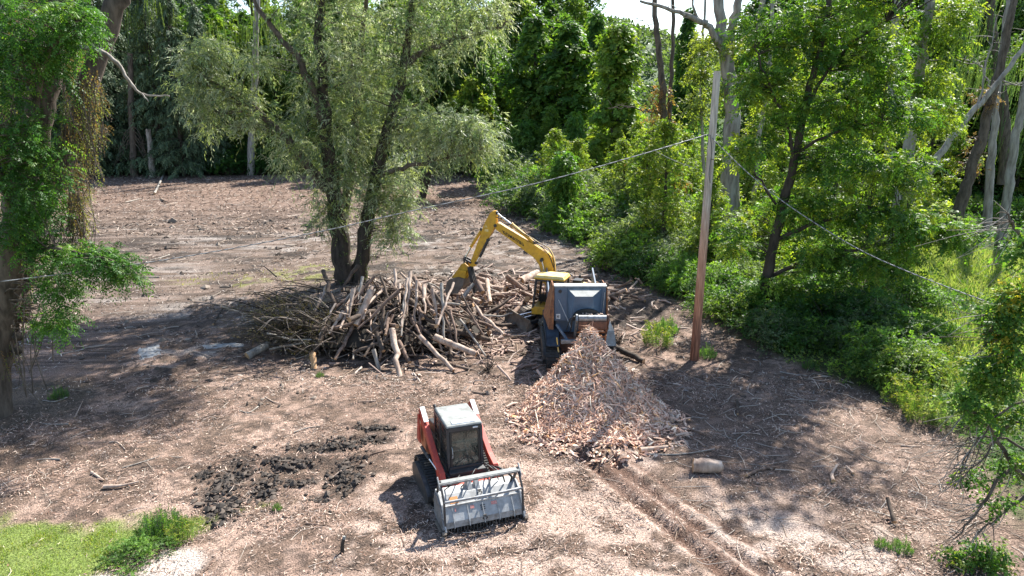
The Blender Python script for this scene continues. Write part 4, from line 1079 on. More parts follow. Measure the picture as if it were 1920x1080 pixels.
KIND = {'log_a': 'reddish brown', 'log_b': 'dark brown', 'log_c': 'pale stripped', 'dead_wood': 'grey weathered', 'dark_bark': 'black barked'}
def heap_label(me, x, y):
    r = math.hypot((x - PC[0]) / 5, (y - PC[1]) / 3.5)
    if r < .4: w = 'on the top of the big heap in front of the willow'
    elif y > PC[1] + 1.2: w = 'on the far side of the big heap below the willow'
    elif x < PC[0] - 1.8: w = 'in the left end of the big heap'
    elif x > PC[0] + 2.0: w = 'in the right end of the big heap'
    else: w = 'in the near face of the big heap'
    return KIND[me.materials[0].name] + ' log ' + w
for i in range(148):
    th = rng.uniform(0, 2 * pi); r = rng.uniform(0, 1) ** .55 * .92
    if cos(th) < -.35 and rng.uniform() < .55: continue
    x = PC[0] + cos(th) * r * 5.0; y = PC[1] + sin(th) * r * 3.5
    if rng.uniform() < .6:      # leaning down the slope, as tipped by the grapple
        yaw = math.atan2((y - PC[1]) / 3.5, (x - PC[0]) / 5.0) + rng.normal(0, .5); pitch = -rng.uniform(.3, .95) * (.4 + .6 * r)
    else:
        yaw = rng.uniform(0, pi); pitch = rng.normal(0, .3)
    me = LOGS[[0, 1, 2, 3, 4, 5, 6, 7, 8, 9, 2, 3, 6, 8, 11, 0][rng.integers(0, 16)]]
    place_log(me, (x, y, gz(x, y) + float(mound(x, y)) * rng.uniform(.75, 1.0) + .08), yaw, pitch, rng.uniform(0, 6), rng.uniform(.5, .9), heap_label(me, x, y), 'logs in the big heap')
def between(a, b, r, mat, label, cat='log', group=None, bend=.04, name='log', sides=10, r1=None, stubs=0, lumpy=False):
    a = np.array(a, float); b = np.array(b, float); L = np.linalg.norm(b - a); c = (a + b) / 2
    g = Geo(); t = np.linspace(-.5, .5, 8); d = (b - a)
    P = t[:, None] * d + rng.normal(0, bend * L * .25, (8, 3)) * (1 - (2 * t[:, None]) ** 2)
    g.tube(P, np.linspace(r, r1 if r1 else r * .8, 8) * rng.uniform(.92, 1.08, 8), mat, sides, endmat='cut')
    if lumpy:
        V = g.V[0]; V += unit(V - V.mean(0)) * ((fbm(V[:, 0:1] * 5 + V[:, 2:3] * 4, V[:, 1:2] * 5, 3, 99) - .45) * .16)
    for k in range(stubs):
        i = rng.integers(2, 7); q = P[i] + unit(rng.normal(0, 1, 3)) * r * rng.uniform(3, 7)
        g.tube([P[i], q], [r * .4, r * .22], mat, 6)
    o = obj(name, g, None, c); return tag(o, label, cat, group)
def pz(px, py, Y): return at(px, py, Y)
between(pz(735, 618, 28.6), pz(752, 722, 26.6), .13, 'log_c', 'long pale stripped trunk leaning down the front middle of the big heap', bend=.05)
between(pz(697, 545, 30.2), pz(668, 610, 29.2), .15, 'log_c', 'thick pale split log standing steeply at the top middle of the big heap', bend=.02)
between(pz(586, 662, 28.2), pz(590, 706, 27.6), .12, 'cut', 'short orange brown stripped log end at the lower left front of the big heap', bend=.02)
between(pz(815, 632, 28.8), pz(893, 664, 28.2), .15, 'log_c', 'yellowish thick smooth trunk at the right foot of the big heap', bend=.01)
between(pz(787, 630, 28.5), pz(850, 695, 27.4), .10, 'log_c', 'long thin pale pole sloping to the ground right of the big heap', bend=.03)
between(pz(606, 508, 32.2), pz(628, 575, 30.6), .10, 'log_b', 'curved grey limb sticking up at the top left of the big heap', bend=.12)
between(pz(776, 520, 32), pz(815, 590, 30), .10, 'log_a', 'upright brown pole at the top right of the big heap', bend=.05)
between(pz(740, 505, 32.6), pz(745, 570, 31.4), .07, 'log_c', 'thin pale snapped pole pointing up behind the big heap', bend=.05)
between(pz(463, 668, 29.0), pz(505, 645, 29.8), .17, 'dead_wood', 'pale grey weathered stump log at the left end of the big heap', bend=.02)
between(pz(893, 575, 31.0), pz(945, 628, 29.2), .07, 'log_c', 'crooked pale pole lying between the big heap and the excavator blade', bend=.1)
between(pz(747, 640, 28.6), pz(768, 680, 27.8), .10, 'log_a', 'short brown log standing beside the long pale trunk', bend=.03)
between(pz(655, 600, 28.9), pz(725, 572, 30.8), .11, 'log_b', 'dark brown log lying across the middle of the big heap', bend=.04)
between(pz(700, 655, 27.9), pz(712, 695, 27.6), .09, 'dead_wood', 'small grey log propped at the front foot of the big heap', bend=.03)
for i in range(46):
    fx = rng.uniform(600, 880); Yb = 30.6 + rng.uniform(-1, 1.5); top = pz(fx + rng.normal(0, 12), 540 + abs(fx - 735) * .28 + rng.normal(0, 22), Yb)
    L = rng.uniform(1.1, 2.9); a_ = rng.normal(-pi / 2 + (fx - 735) / 300, .45); drop = min(top[2] - .1, L * rng.uniform(.45, .85)); hz_ = math.sqrt(max(.1, L * L - drop * drop))
    foot = top + np.array([cos(a_) * hz_, sin(a_) * hz_, -drop]); m_ = ['log_c', 'log_a', 'log_c', 'log_b', 'dead_wood'][i % 5]
    between(top, foot, rng.uniform(.045, .10), m_, KIND[m_] + ' long trunk draped down the near face of the big heap, ' + ('left half' if fx < 735 else 'right half'), bend=.07, group='long trunks on the near face', stubs=i % 3, r1=.04)
for i in range(36):
    x = rng.uniform(-4.2, -.6); y = rng.uniform(31.2, 36.5); me = LOGS[[0, 1, 3, 4, 7, 10, 11, 2][i % 8]]
    place_log(me, (x, y, gz(x, y) + rng.uniform(.08, .55) * (1 - .1 * abs(y - 34))), rng.normal(.1, .75), rng.normal(0, .14), rng.uniform(0, 6), rng.uniform(.5, .95), KIND[me.materials[0].name] + ' log lying low between the big heap and the excavator bucket', 'logs between the heap and the bucket')
# leafy brush on the left shoulder of the heap
g = Geo(); bl = []
for i in range(260):
    p = pz(rng.normal(565, 46), rng.normal(612, 32), rng.uniform(28.5, 33)); p[2] = max(p[2], .2)
    th = rng.normal(pi, .9); L = rng.uniform(.8, 2.4)
    q = p + np.array([cos(th) * L, sin(th) * L * .8, rng.uniform(-.3, .5) * L * .6])
    q[2] = max(q[2], .1); m = (p + q) / 2 + rng.normal(0, .12, 3) + (0, 0, .15)
    P = curve_pts([p, m, q], 4); cc = pal([(.06, .048, .04), (.13, .11, .095), (.035, .028, .022)], 1)[0]
    g.tube(P, np.linspace(.032, .008, len(P)), 'litter', 5, cap=False, col=cc); bl.append(P)
BP = np.concatenate(bl); k = rng.integers(0, len(BP), 2300)
sprays(g, BP[k], rdir(len(k), .1) + np.array([-.5, 0, 0]), rng.uniform(.25, .7, len(k)), 9, .07, .022, .8, .2, .4, pal([(.05, .045, .028), (.04, .042, .022), (.075, .06, .04), (.03, .024, .018)], len(k)))
tag(obj('brush_tangle', g), 'tangle of cut leafy branches sprawling from the left side of the big heap', 'brush', kind='stuff')
for i, (a, b) in enumerate([((475, 595), (560, 640)), ((500, 625), (640, 650)), ((560, 585), (660, 632)), ((505, 655), (690, 618)), ((540, 690), (600, 640)), ((415, 575), (470, 592))]):
    between(pz(*a, 28.6 + i * .2), pz(*b, 29.0 + i * .25), .045, 'dead_wood' if i % 2 else 'bark', 'bare grey limb sticking out of the brushy left side of the big heap', 'branch', 'bare limbs in the brush', .08, 'branch', 6, .015, 5)
# second heap behind, where the bucket works
def mound2(x, y):
    return .95 * np.clip(1 - np.hypot((x + .1) / 4.6, (y - 38.0) / 3.6), 0, 1) ** .6 + .3 * np.clip(1 - np.hypot((x - 5.0) / 3.0, (y - 39.0) / 3), 0, 1)
for i in range(84):
    if i < 58: x = rng.normal(-.3, 2.2); y = rng.normal(37.6, 1.9)
    else: x = rng.normal(4.6, 1.4); y = rng.normal(39, 1.6)
    yaw = rng.normal(.15, .8) + (pi if rng.uniform() < .5 else 0)
    me = LOGS[[0, 1, 4, 4, 5, 7, 9, 4, 11, 0][rng.integers(0, 10)]]
    place_log(me, (x, y, gz(x, y) + float(mound2(x, y)) * rng.uniform(.5, 1.05) + .1), yaw, rng.normal(0, .22), rng.uniform(0, 6), rng.uniform(.6, 1.05), KIND[me.materials[0].name] + (' log in the low heap left of the excavator cab' if x < -.8 else ' log in the low heap under the excavator boom' if x < 2.6 else ' log in the scatter behind the grinder'), 'logs in the low heap and the scatter beyond')
between(pz(976, 528, 38.6), pz(1008, 512, 40.2), .24, 'log_c', 'thick pale sawn log in front of the boom, cut end facing left', bend=.01)
between(pz(913, 525, 37.2), pz(919, 567, 34.6), .12, 'log_c', 'white stripped log standing upright right of the bucket thumb', bend=.02)
between(pz(893, 528, 35.4), pz(905, 548, 34.9), .16, 'log_a', 'short thick log with round cut end just right of the bucket', bend=.01)
between(pz(866, 560, 34.8), pz(888, 532, 35.3), .12, 'dead_wood', 'grey log gripped between bucket and thumb', bend=.02)
between(pz(1148, 648, 29.5), pz(1207, 678, 28.3), .13, 'dark_bark', 'dark bark covered log behind the right side of the chip pile', bend=.05)
g = Geo()
for i in range(2100):
    x = rng.normal(-1, 3.2); y = rng.normal(35.5, 3.6)
    if (abs(x - 1.2) < 2.4 and abs(y - 33.4) < 1.7): continue
    a = rng.uniform(0, 2 * pi); l = rng.uniform(.25, 1.3); p = np.array([x, y, gz(x, y) + float(mound2(x, y)) * rng.uniform(.2, 1) + .05]); d = np.array([cos(a), sin(a), rng.normal(0, .3)]) * l
    g.tube([p - d / 2, p + rng.normal(0, .06, 3), p + d / 2], np.array([1, .85, .65]) * rng.uniform(.014, .065), 'litter', 6, cap=False, col=pal([(.42, .31, .25), (.3, .21, .17), (.5, .4, .33), (.12, .09, .07)], 1)[0])
tag(obj('splinter_wood', g), 'broken pinkish splinters and sticks between the log heaps', 'splinters', kind='stuff')

# ================================================================ CHIP PILE
CX, CY = 2.75, 25.5
def pile_R(a):
    ph = np.abs(np.arctan2(np.sin(a + pi / 2), np.cos(a + pi / 2)))      # angle from the side facing the camera
    return np.interp(ph, [0, .6, .85, 1.15, 1.6, 2.3, pi], [4.7, 4.0, 3.35, 2.5, 1.95, 1.7, 1.5])
def pile(x, y):
    dx = x - CX - .03 * (CY - y); dy = y - CY
    a = np.arctan2(dy, dx)
    Rr = pile_R(a)
    r = np.hypot(dx, dy) / Rr
    return 2.42 * np.clip(1 - r, 0, 1) ** 1.42 * (1 + smooth(.05, .4, r) * (.08 * np.sin(a * 5) + .4 * (fbm(x / .8, y / .8, 3, 88) - .45))) + .06 * smooth(1.15, .9, r)
root = thing('wood_chip_pile', 'tall conical pile of coarse pinkish wood chips below the grinder conveyor', 'chip pile', (CX, CY, gz(CX, CY)))
g = Geo()
a = np.linspace(0, 2 * pi, 72, endpoint=False); rr_ = np.linspace(0.001, 1.05, 30) ** 1.1
AA, RR = np.meshgrid(a, rr_)
cy = CY + np.sin(AA) * RR * pile_R(AA); cx = CX + np.cos(AA) * RR * pile_R(AA) + .03 * (CY - cy)
cz = pile(cx, cy) + H(cx, cy) - .06 + .1 * (fbm(cx / .2, cy / .2, 2, 82) - .5) - gz(CX, CY)
i = np.arange(cx.size).reshape(cx.shape); F = np.stack([i[:-1], np.roll(i[:-1], -1, 1), np.roll(i[1:], -1, 1), i[1:]], -1).reshape(-1, 4)
g.add(np.stack([cx - CX, cy - CY, cz], -1).reshape(-1, 3), F, 'litter', np.array([.13, .08, .055]), True)
obj('chip_core', g, root)
CHC = [(.66, .45, .34), (.60, .375, .27), (.72, .56, .44), (.40, .24, .17), (.50, .38, .30), (.20, .11, .075), (.66, .39, .19)]
def chip(g, p, d, n_, l, w, t, col, mat='litter'):
    d = d / np.linalg.norm(d); s = np.cross(d, n_); s /= np.linalg.norm(s) + 1e-9; u = np.cross(s, d)
    V = [p - d * l / 2 - s * w * .3 - u * t / 2, p - d * l / 2 + s * w * .3 - u * t / 2, p - d * l / 2 + u * t / 2, p - s * w / 2 - u * t / 2 + u * t * .3, p + s * w / 2 - u * t / 2, p + s * w * .2 + u * t / 2, p + d * l / 2 - s * w * .15, p + d * l / 2 + s * w * .2]
    g.add(V, [(0, 3, 4, 1), (0, 2, 5, 3), (1, 4, 5, 2), (0, 1, 2), (3, 6, 7, 4), (3, 5, 6), (5, 7, 6), (5, 4, 7)], mat, col)
def pile_pts(n, spread=1.0):
    a = rng.uniform(0, 2 * pi, n * 3); a = a[rng.uniform(0, 1, n * 3) < (pile_R(a) / 4.8) ** 2]; a = np.resize(a, n); r = rng.uniform(0, 1, n) ** .55 * spread
    y = CY + np.sin(a) * r * pile_R(a); x = CX + np.cos(a) * r * pile_R(a) + .03 * (CY - y)
    return x, y
def pile_nrm(x, y):
    e = .12; gx = (pile(x + e, y) - pile(x - e, y)) / (2 * e); gy = (pile(x, y + e) - pile(x, y - e)) / (2 * e)
    return unit(np.stack([-gx, -gy, np.ones_like(gx)], 1))
def chips_np(g, x, y, L, W, lift=.05):
    n = len(x); N = pile_nrm(x, y); N = unit(N + rng.normal(0, .38, (n, 3))); d = unit(np.cross(N, rdir(n))); s = np.cross(d, N)
    p = np.stack([x, y, pile(x, y) + H(x, y) + rng.uniform(-.02, lift, n)], 1)
    l = (L * rng.gamma(4, .25, n))[:, None]; w = (W * rng.uniform(.5, 1.4, n))[:, None]; t = w * rng.uniform(.25, .6, n)[:, None]
    u = N; b = rng.normal(0, .1, n)[:, None] * l * u
    V = np.stack([p - d * l / 2 - s * w * .3, p - d * l / 2 + s * w * .25, p - d * l / 2 + u * t, p - s * w / 2 + b, p + s * w / 2 + b, p + u * t + b, p + d * l / 2 - s * w * .12, p + d * l / 2 + s * w * .18], 1)
    q = np.array([[0, 3, 4, 1], [0, 2, 5, 3], [1, 4, 5, 2], [3, 6, 7, 4]]); tr = np.array([[0, 1, 2], [3, 5, 6], [5, 7, 6], [5, 4, 7]])
    o = (np.arange(n) * 8)[:, None, None]; c = np.repeat(np.clip(pal(CHC, n, .3, [.25, .16, .2, .14, .12, .08, .05]), 0, .8), 8, 0)
    g.add(V.reshape(-1, 3), (q[None] + o).reshape(-1, 4), 'litter', c)
    off = g.n - 8 * n; mi = g.mats.index('litter'); g.F.setdefault((3, mi, False), []).append((tr[None] + o).reshape(-1, 3) + off)
g = Geo(Matrix.Translation((-CX, -CY, -gz(CX, CY))))
x, y = pile_pts(11500); chips_np(g, x, y, .17, .035, .08)
x, y = pile_pts(6500); chips_np(g, x, y, .32, .045, .12)
x, y = pile_pts(2600, 1.22); k = (y < CY - 2.0); chips_np(g, x[k], y[k], .20, .09, .08)
tag(obj('loose_chips', g, root), kind='stuff')
protos = []
for i in range(10):
    gg = Geo(); l = rng.uniform(.28, .5); chip(gg, np.zeros(3), np.array([1., 0, 0]), np.array([0, 0, 1.]), l, rng.uniform(.07, .13), rng.uniform(.03, .06), np.array(CHC[i % 5]) * rng.uniform(.9, 1.15)); protos.append(gg.mesh('wood_chip'))
x, y = pile_pts(620, 1.02); k = np.where(y < CY + .2)[0][:290]; N = pile_nrm(x, y)
for j in k:
    o = link('wood_chip', protos[rng.integers(0, 10)], root, (x[j] - CX, y[j] - CY, float(pile(x[j], y[j])) + gz(x[j], y[j]) - gz(CX, CY) + rng.uniform(.03, .1)))
    q = Vector(N[j] + rng.normal(0, .3, 3)).to_track_quat('Z', 'X').to_matrix() @ Matrix.Rotation(rng.uniform(0, 6.28), 3, 'Z'); o.rotation_euler = q.to_euler()

# ================================================================ SINGLE THINGS ON THE GROUND
c = G(1326, 882)
between((c[0] - .42, c[1] + .0, gz(c[0], c[1]) + .21), (c[0] + .42, c[1] - .03, gz(c[0], c[1]) + .20), .215, 'log_c', 'short thick pale log lying alone right of the tyre tracks', bend=.0, sides=16, lumpy=True)
def ground_stick(a, b, r, mat, label, name='stick', cat='stick', mids=(), r1=None, group=None, forks=0, z1=0):
    P = [G(*p) for p in (a, *mids, b)]
    for i, p in enumerate(P): p[2] = gz(p[0], p[1]) + r * 1.1
    P[-1][2] += z1
    o = P[0].copy(); g = Geo(); Q = curve_pts([p - o for p in P], 5); g.tube(Q, np.linspace(r, r1 or r * .5, len(Q)) * rng.uniform(.9, 1.1, len(Q)), mat, 8, endmat='cut')
    for k in range(forks):
        i = rng.integers(1, len(Q) - 1); q = Q[i] + np.array([rng.normal(0, .3), rng.normal(0, .3), .1]); g.tube([Q[i], q], [r * .5, r * .2], mat, 5)
    return tag(obj(name, g, None, o), label, cat, group)
ground_stick((1212, 851), (1340, 842), .03, 'dead_wood', 'long thin grey pole lying below the right foot of the chip pile', mids=((1275, 849),))
ground_stick((1200, 848), (1252, 840), .09, 'log_c', 'split pale log half under the right foot of the chip pile', 'log', 'log')
ground_stick((1400, 892), (1465, 876), .05, 'log_a', 'curved orange brown root piece right of the lone pale log', mids=((1425, 882),), r1=.02)
ground_stick((1268, 797), (1335, 817), .045, 'log_a', 'brown branch lying right of the chip pile in shade', mids=((1300, 806),), r1=.02)
ground_stick((1382, 752), (1383, 778), .06, 'log_b', 'short stub log standing in the shaded soil right of the chip pile', 'log', 'log')
ground_stick((1384, 838), (1408, 805), .018, 'dead_wood', 'thin pale hooked twig in the shaded soil', mids=((1382, 822),), r1=.012)
ground_stick((1562, 905), (1570, 876), .06, 'log_c', 'curved pale root arching beside its dark hollow', 'root', 'root', mids=((1560, 890),), z1=.05)
ground_stick((1600, 890), (1586, 875), .04, 'log_c', 'short pale root end right of the arching root', 'root', 'root')
ground_stick((1676, 985), (1660, 962), .07, 'log_b', 'dark reddish stump stake leaning up by the small green weeds', 'stub', 'stub', z1=.35, r1=.05)
ground_stick((195, 917), (262, 908), .06, 'log_c', 'pale split branch lying above the green lawn', mids=((228, 914),), r1=.02)
ground_stick((172, 888), (195, 903), .04, 'log_c', 'short pale chunk of wood above the split branch at left', 'stick')
ground_stick((230, 880), (300, 858), .02, 'dead_wood', 'long thin pale twig on the mulch at left', mids=((262, 872),))
ground_stick((140, 785), (155, 752), .025, 'log_c', 'pale bent stick near the tree at the left edge')
ground_stick((290, 365), (318, 308), .14, 'dead_wood', 'grey fallen trunk lying toward the camera at the back of the clearing', 'fallen_trunk', 'log', mids=((305, 335),), r1=.08, forks=4)
ground_stick((300, 374), (318, 382), .08, 'log_b', 'short dark log near the fallen trunk at the back', 'log', 'log')
ground_stick((235, 380), (265, 373), .08, 'dead_wood', 'pale branch at the back left of the clearing', 'branch', 'branch')
ground_stick((400, 610), (430, 570), .05, 'dark_bark', 'dark branch pointing away left of the brushy heap', 'branch', 'branch', mids=((420, 578),))
ground_stick((1120, 655), (1020, 668), .02, 'dead_wood', 'thin stick between the grinder track and heap', forks=1)
kk = 0
for i in range(60):
    z_ = rng.uniform(0, 1); px = rng.uniform(60, 1700); py = rng.uniform(400, 1040)
    p = G(px, py)
    if edge_x(p[1]) < p[0] + .5 or float(grass_mask(np.array([p[0]]), np.array([p[1]]))[0]) > .1 or (930 < px < 1290 and 560 < py < 870) or (430 < px < 930 and 500 < py < 715) or (720 < px < 1000 and py > 730): continue
    dx = rng.uniform(18, 55) * (1 if rng.uniform() < .5 else -1); dy = rng.normal(0, 7)
    ground_stick((px, py), (px + dx, py + dy), .012 + .016 * p[1] / 25, ['dead_wood', 'log_c', 'log_a'][i % 3], ['grey', 'pale', 'reddish brown'][i % 3] + ' loose stick on the ' + ('far' if py < 560 else 'middle' if py < 800 else 'near') + ' cleared ground ' + ('at left' if px < 640 else 'in the centre' if px < 1250 else 'at right'), mids=((px + dx / 2, py + dy / 2 + rng.normal(0, 3)),), group='loose sticks on the cleared ground')
# small black marker stake
p = G(642, 1037); root = thing('marker_stake', 'small black stake with a pale top standing in the mulch at the bottom', 'stake', (p[0], p[1], gz(p[0], p[1])))
g = Geo(); g.tube([(0, 0, -.05), (.01, .0, .2), (.05, .02, .34)], [.05, .045, .04], 'black', 10); obj('shaft', g, root)
g = Geo(); g.tube([(.05, .02, .341), (.065, .03, .40)], [.043, .036], 'roof_grey', 10); g.rod((.07, .03, .38), (.16, .08, .50), .008, 'log_c', 5); obj('tip', g, root)
# pale flat slab boards pressed into the mud
for q, lab in (([(254, 655), (300, 646), (306, 668), (262, 680)], 'pale grey flat patch of dried silt in the shadow at left'), ([(372, 648), (455, 640), (470, 646), (380, 656)], 'long pale strip of dried silt left of the brushy heap')):
    P = [G(*a) for a in q]; o = sum(P) / 4; g = Geo(); n = 12
    tt = np.linspace(0, 1, n); A, Bq = np.meshgrid(tt, tt)
    V = (P[0][None, None] * ((1 - A) * (1 - Bq))[..., None] + P[1] * (A * (1 - Bq))[..., None] + P[2] * (A * Bq)[..., None] + P[3] * ((1 - A) * Bq)[..., None])
    edge = np.minimum(np.minimum(A, 1 - A), np.minimum(Bq, 1 - Bq)) * 6
    V[..., :2] += (rng.uniform(-.07, .07, V[..., :2].shape)); V[..., 2] = H(V[..., 0], V[..., 1]) + .035 * np.clip(edge, 0, 1) - .02 + rng.uniform(0, .012, A.shape)
    i = np.arange(n * n).reshape(n, n)
    g.add((V - o).reshape(-1, 3), np.stack([i[:-1, :-1], i[:-1, 1:], i[1:, 1:], i[1:, :-1]], -1).reshape(-1, 4), 'silt', None)
    M['silt'] = M.get('silt') or pm('dried_silt', (.40, .39, .37), (.25, .24, .225), 3, .9, bump=.4, spec=.1)
    tag(obj('silt_patch', g, None, o), kind='structure')

# ================================================================ TREES
DK, MD, YG = (.028, .062, .016), (.05, .105, .02), (.11, .165, .025)
WIL = [(.14, .175, .09), (.09, .13, .06), (.23, .25, .16), (.19, .22, .075)]
LOC = [(.038, .10, .018), (.03, .078, .016), (.055, .125, .022), (.085, .15, .025)]
BRN = [(.095, .062, .04), (.065, .045, .03), (.13, .085, .05)]
def blob_clumps(blobs, dens=1.0):
    """each blob (px, py, Y, rx, ry, rz, n) in metres round the point seen at px,py at distance Y"""
    out = []
    for (px, py, Yd, rx, ry, rz, n) in blobs:
        c = at(px, py, Yd); n = max(1, int(n * dens))
        out.append(c + in_ball(n, .45) * np.array([rx, ry, rz]))
    return np.concatenate(out)
def px_limb(geo, pts, r0, r1, mat, jit=.03, sides=10, n=5):
    P = curve_pts([at(*p) for p in pts], n, jit); geo.tube(P, np.linspace(r0, r1, len(P)) * rng.uniform(.94, 1.07, len(P)), mat, sides); return P
def finish_tree(name, label, cat, base, wood, crown, extra=()):
    root = thing(name, label, cat, base)
    for n_, g_ in (('trunk', wood), ('crown', crown)) + tuple(extra):
        if g_ is not None: g_.T = None; me = g_.mesh(n_); me.transform(Matrix.Translation(-Vector(base))); obj(n_, me, root)
    return root

# ---- the many-stemmed willow in the middle
b0 = G(648, 530); W = Geo(); limbs = []
Yt = b0[1]
limbs.append(px_limb(W, [(648, 545, Yt), (640, 470, Yt), (630, 400, Yt), (622, 340, Yt - .3), (612, 250, Yt - .6), (604, 150, Yt - .6), (600, 60, Yt - .5), (610, -60, Yt)], .58, .16, 'dark_bark', .06, 14))
limbs.append(px_limb(W, [(672, 545, Yt + .2), (680, 470, Yt + .1), (692, 390, Yt), (705, 330, Yt), (728, 240, Yt), (752, 150, Yt), (762, 90, Yt), (770, 30, Yt), (785, -80, Yt)], .44, .13, 'dark_bark', .05, 12))
limbs.append(px_limb(W, [(625, 372, Yt), (585, 320, Yt - .5), (530, 255, Yt - 1), (480, 205, Yt - 1.4), (430, 175, Yt - 1.6), (395, 150, Yt - 1.6)], .30, .06, 'bark', .06))
limbs.append(px_limb(W, [(757, 125, Yt), (790, 100, Yt + .3), (850, 75, Yt + .6), (910, 58, Yt + .8), (960, 40, Yt + 1)], .20, .05, 'bark', .05))
limbs.append(px_limb(W, [(700, 335, Yt), (745, 318, Yt - .5), (800, 305, Yt - .8), (850, 295, Yt - .8), (900, 280, Yt - .8)], .16, .04, 'bark', .05))
limbs.append(px_limb(W, [(612, 240, Yt - .6), (575, 140, Yt - 1.2), (520, 60, Yt - 1.6), (480, 10, Yt - 1.8), (470, -50, Yt - 1.8)], .22, .06, 'bark', .06))
limbs.append(px_limb(W, [(640, 420, Yt + .3), (660, 300, Yt + 1), (668, 180, Yt + 1.5), (680, 60, Yt + 2), (690, -60, Yt + 2)], .3, .08, 'bark', .06))
limbs.append(px_limb(W, [(720, 260, Yt), (770, 210, Yt + 1), (820, 170, Yt + 1.6)], .13, .04, 'bark', .05))
blobs = [(650, 70, Yt, 3.0, 3.4, 3.6, 76), (560, 30, Yt - 1, 1.6, 2.0, 2.0, 20), (700, 190, Yt, 2.8, 3.2, 3.2, 84), (620, 240, Yt - .5, 2.2, 2.6, 3.0, 56), (575, 190, Yt - .8, 1.2, 1.6, 1.6, 16),
         (850, 40, Yt + .5, 3.4, 3, 2.2, 60), (780, 80, Yt, 2.2, 2.5, 2.6, 55), (915, 20, Yt + .8, 1.8, 2, 1.4, 24), (385, 115, Yt - 1.6, 1.15, 1.3, 1.35, 30), (375, 170, Yt - 1.6, 1.0, 1.2, 1.4, 20), (440, 178, Yt - 1.5, .9, 1.1, .6, 13), (485, 115, Yt - 1.4, 1.0, 1.0, .8, 12), (395, 225, Yt - 1.6, .8, .8, 1.0, 10), (480, 225, Yt - 1.2, 1.2, 1.2, .8, 14), (540, 275, Yt - 1, 1.2, 1.4, 1.3, 16),
         (840, 255, Yt - .8, 2.0, 2, 1.6, 60), (895, 262, Yt - .8, 1.5, 1.6, 1.4, 40), (780, 235, Yt - .3, 1.5, 1.6, 1.6, 34), (650, 340, Yt, 2.0, 2, 2.0, 55), (735, 365, Yt - .2, 1.6, 1.6, 1.9, 60), (738, 420, Yt - .6, 1.0, 1.1, 1.5, 26), (608, 400, Yt - .6, .8, .8, 1.5, 18), (560, 300, Yt, 1.2, 1.6, 1.2, 14), (640, 30, Yt + 3, 4, 2.5, 3, 30), (700, -90, Yt, 6.5, 4, 2.2, 90), (640, -220, Yt, 7, 5, 3.5, 130), (520, -120, Yt, 3, 3, 2, 36), (760, -170, 37.5, 4.5, 2.5, 2.2, 170), (620, -190, 38.5, 4.5, 2.5, 2.2, 150)]
blobs = [b if b[0] > 540 else b[:6] + (int(b[6] * 1.7),) for b in blobs]
C = blob_clumps(blobs, 1.1)
nearest_branch(W, limbs, C, 'bark', .022, 3)
g = Geo(); clumps_foliage(g, C, .55, 9, WIL, None, 10, .85, .25, .05, .3, .6, .6, .3, .3, 'leaf_pale')
# suckers and ivy up the stems
for L_i, rr0 in ((limbs[0], .75), (limbs[1], .6)):
    k = rng.integers(0, 22, 260); P = L_i[k] + unit(rng.normal(0, 1, (260, 3))) * np.array([1, 1, .2]) * np.linspace(rr0, .35, 22)[k][:, None]
    sprays(g, P, rdir(260, -.2), .5, 7, .12, .05, .9, .4, .3, pal([(.06, .09, .03), (.09, .11, .04), (.04, .06, .02)], 260))
finish_tree('willow_tree', 'large grey green willow with several dark stems standing behind the big log heap', 'tree', (b0[0], b0[1], 0), W, g)
# shoots low round the stems
# ---- small willow behind it at the clearing edge
b0 = G(793, 372); Yt = b0[1]; W = Geo(); limbs = [px_limb(W, [(790, 378, Yt), (798, 345, Yt), (815, 300, Yt), (835, 255, Yt), (850, 215, Yt)], .45, .1, 'dark_bark', .05), px_limb(W, [(794, 360, Yt), (775, 310, Yt), (760, 270, Yt)], .25, .08, 'dark_bark', .05)]
C = blob_clumps([(850, 270, Yt, 4.2, 3, 3.0, 60), (790, 300, Yt, 3.2, 2.5, 2.2, 40), (900, 260, Yt, 2.2, 2, 2.0, 26), (760, 330, Yt, 1.8, 1.6, 1.3, 14)])
nearest_branch(W, limbs, C, 'dark_bark', .03, 2)
g = Geo(); clumps_foliage(g, C, 1.0, 14, [(.15, .185, .11), (.10, .13, .07), (.19, .22, .15)], None, 9, 1.0, .28, .07, .3, .45, .6, mat='leaf_pale')
finish_tree('willow_tree', 'small silvery willow with a dark short trunk at the far edge of the clearing', 'tree', (b0[0], b0[1], 0), W, g)

# ---- foreground tree at the left edge, compound leaves and dry vines
b0 = G(-8, 775); Yt = b0[1]; W = Geo()
limbs = [px_limb(W, [(-10, 790, Yt), (-6, 690, Yt), (8, 560, Yt), (28, 430, Yt), (52, 320, Yt + .3), (78, 180, Yt + .5), (100, 60, Yt + .6), (118, -60, Yt + .6)], .52, .36, 'bark', .05, 16)]
limbs.append(px_limb(W, [(34, 600, Yt + .5), (42, 520, Yt + .5), (60, 430, Yt + .6), (100, 350, Yt + .8), (140, 250, Yt + .9), (200, 60, Yt + 1.4), (232, -50, Yt + 1.4)], .30, .3, 'bark', .05, 12))
limbs.append(px_limb(W, [(130, 90, Yt + .8), (178, 92, Yt + .8), (212, 112, Yt + .8), (240, 148, Yt + .8), (255, 168, Yt + .8), (275, 178, Yt + .8), (318, 180, Yt + .8)], .09, .02, 'dead_wood', .012))
limbs.append(px_limb(W, [(254, 168, Yt + .8), (268, 178, Yt + .7), (278, 190, Yt + .7)], .04, .015, 'dead_wood', .01))
limbs.append(px_limb(W, [(20, 500, Yt), (70, 470, Yt - .8), (130, 470, Yt - 1.2), (200, 490, Yt - 1.4), (248, 500, Yt - 1.4)], .09, .02, 'bark', .03))
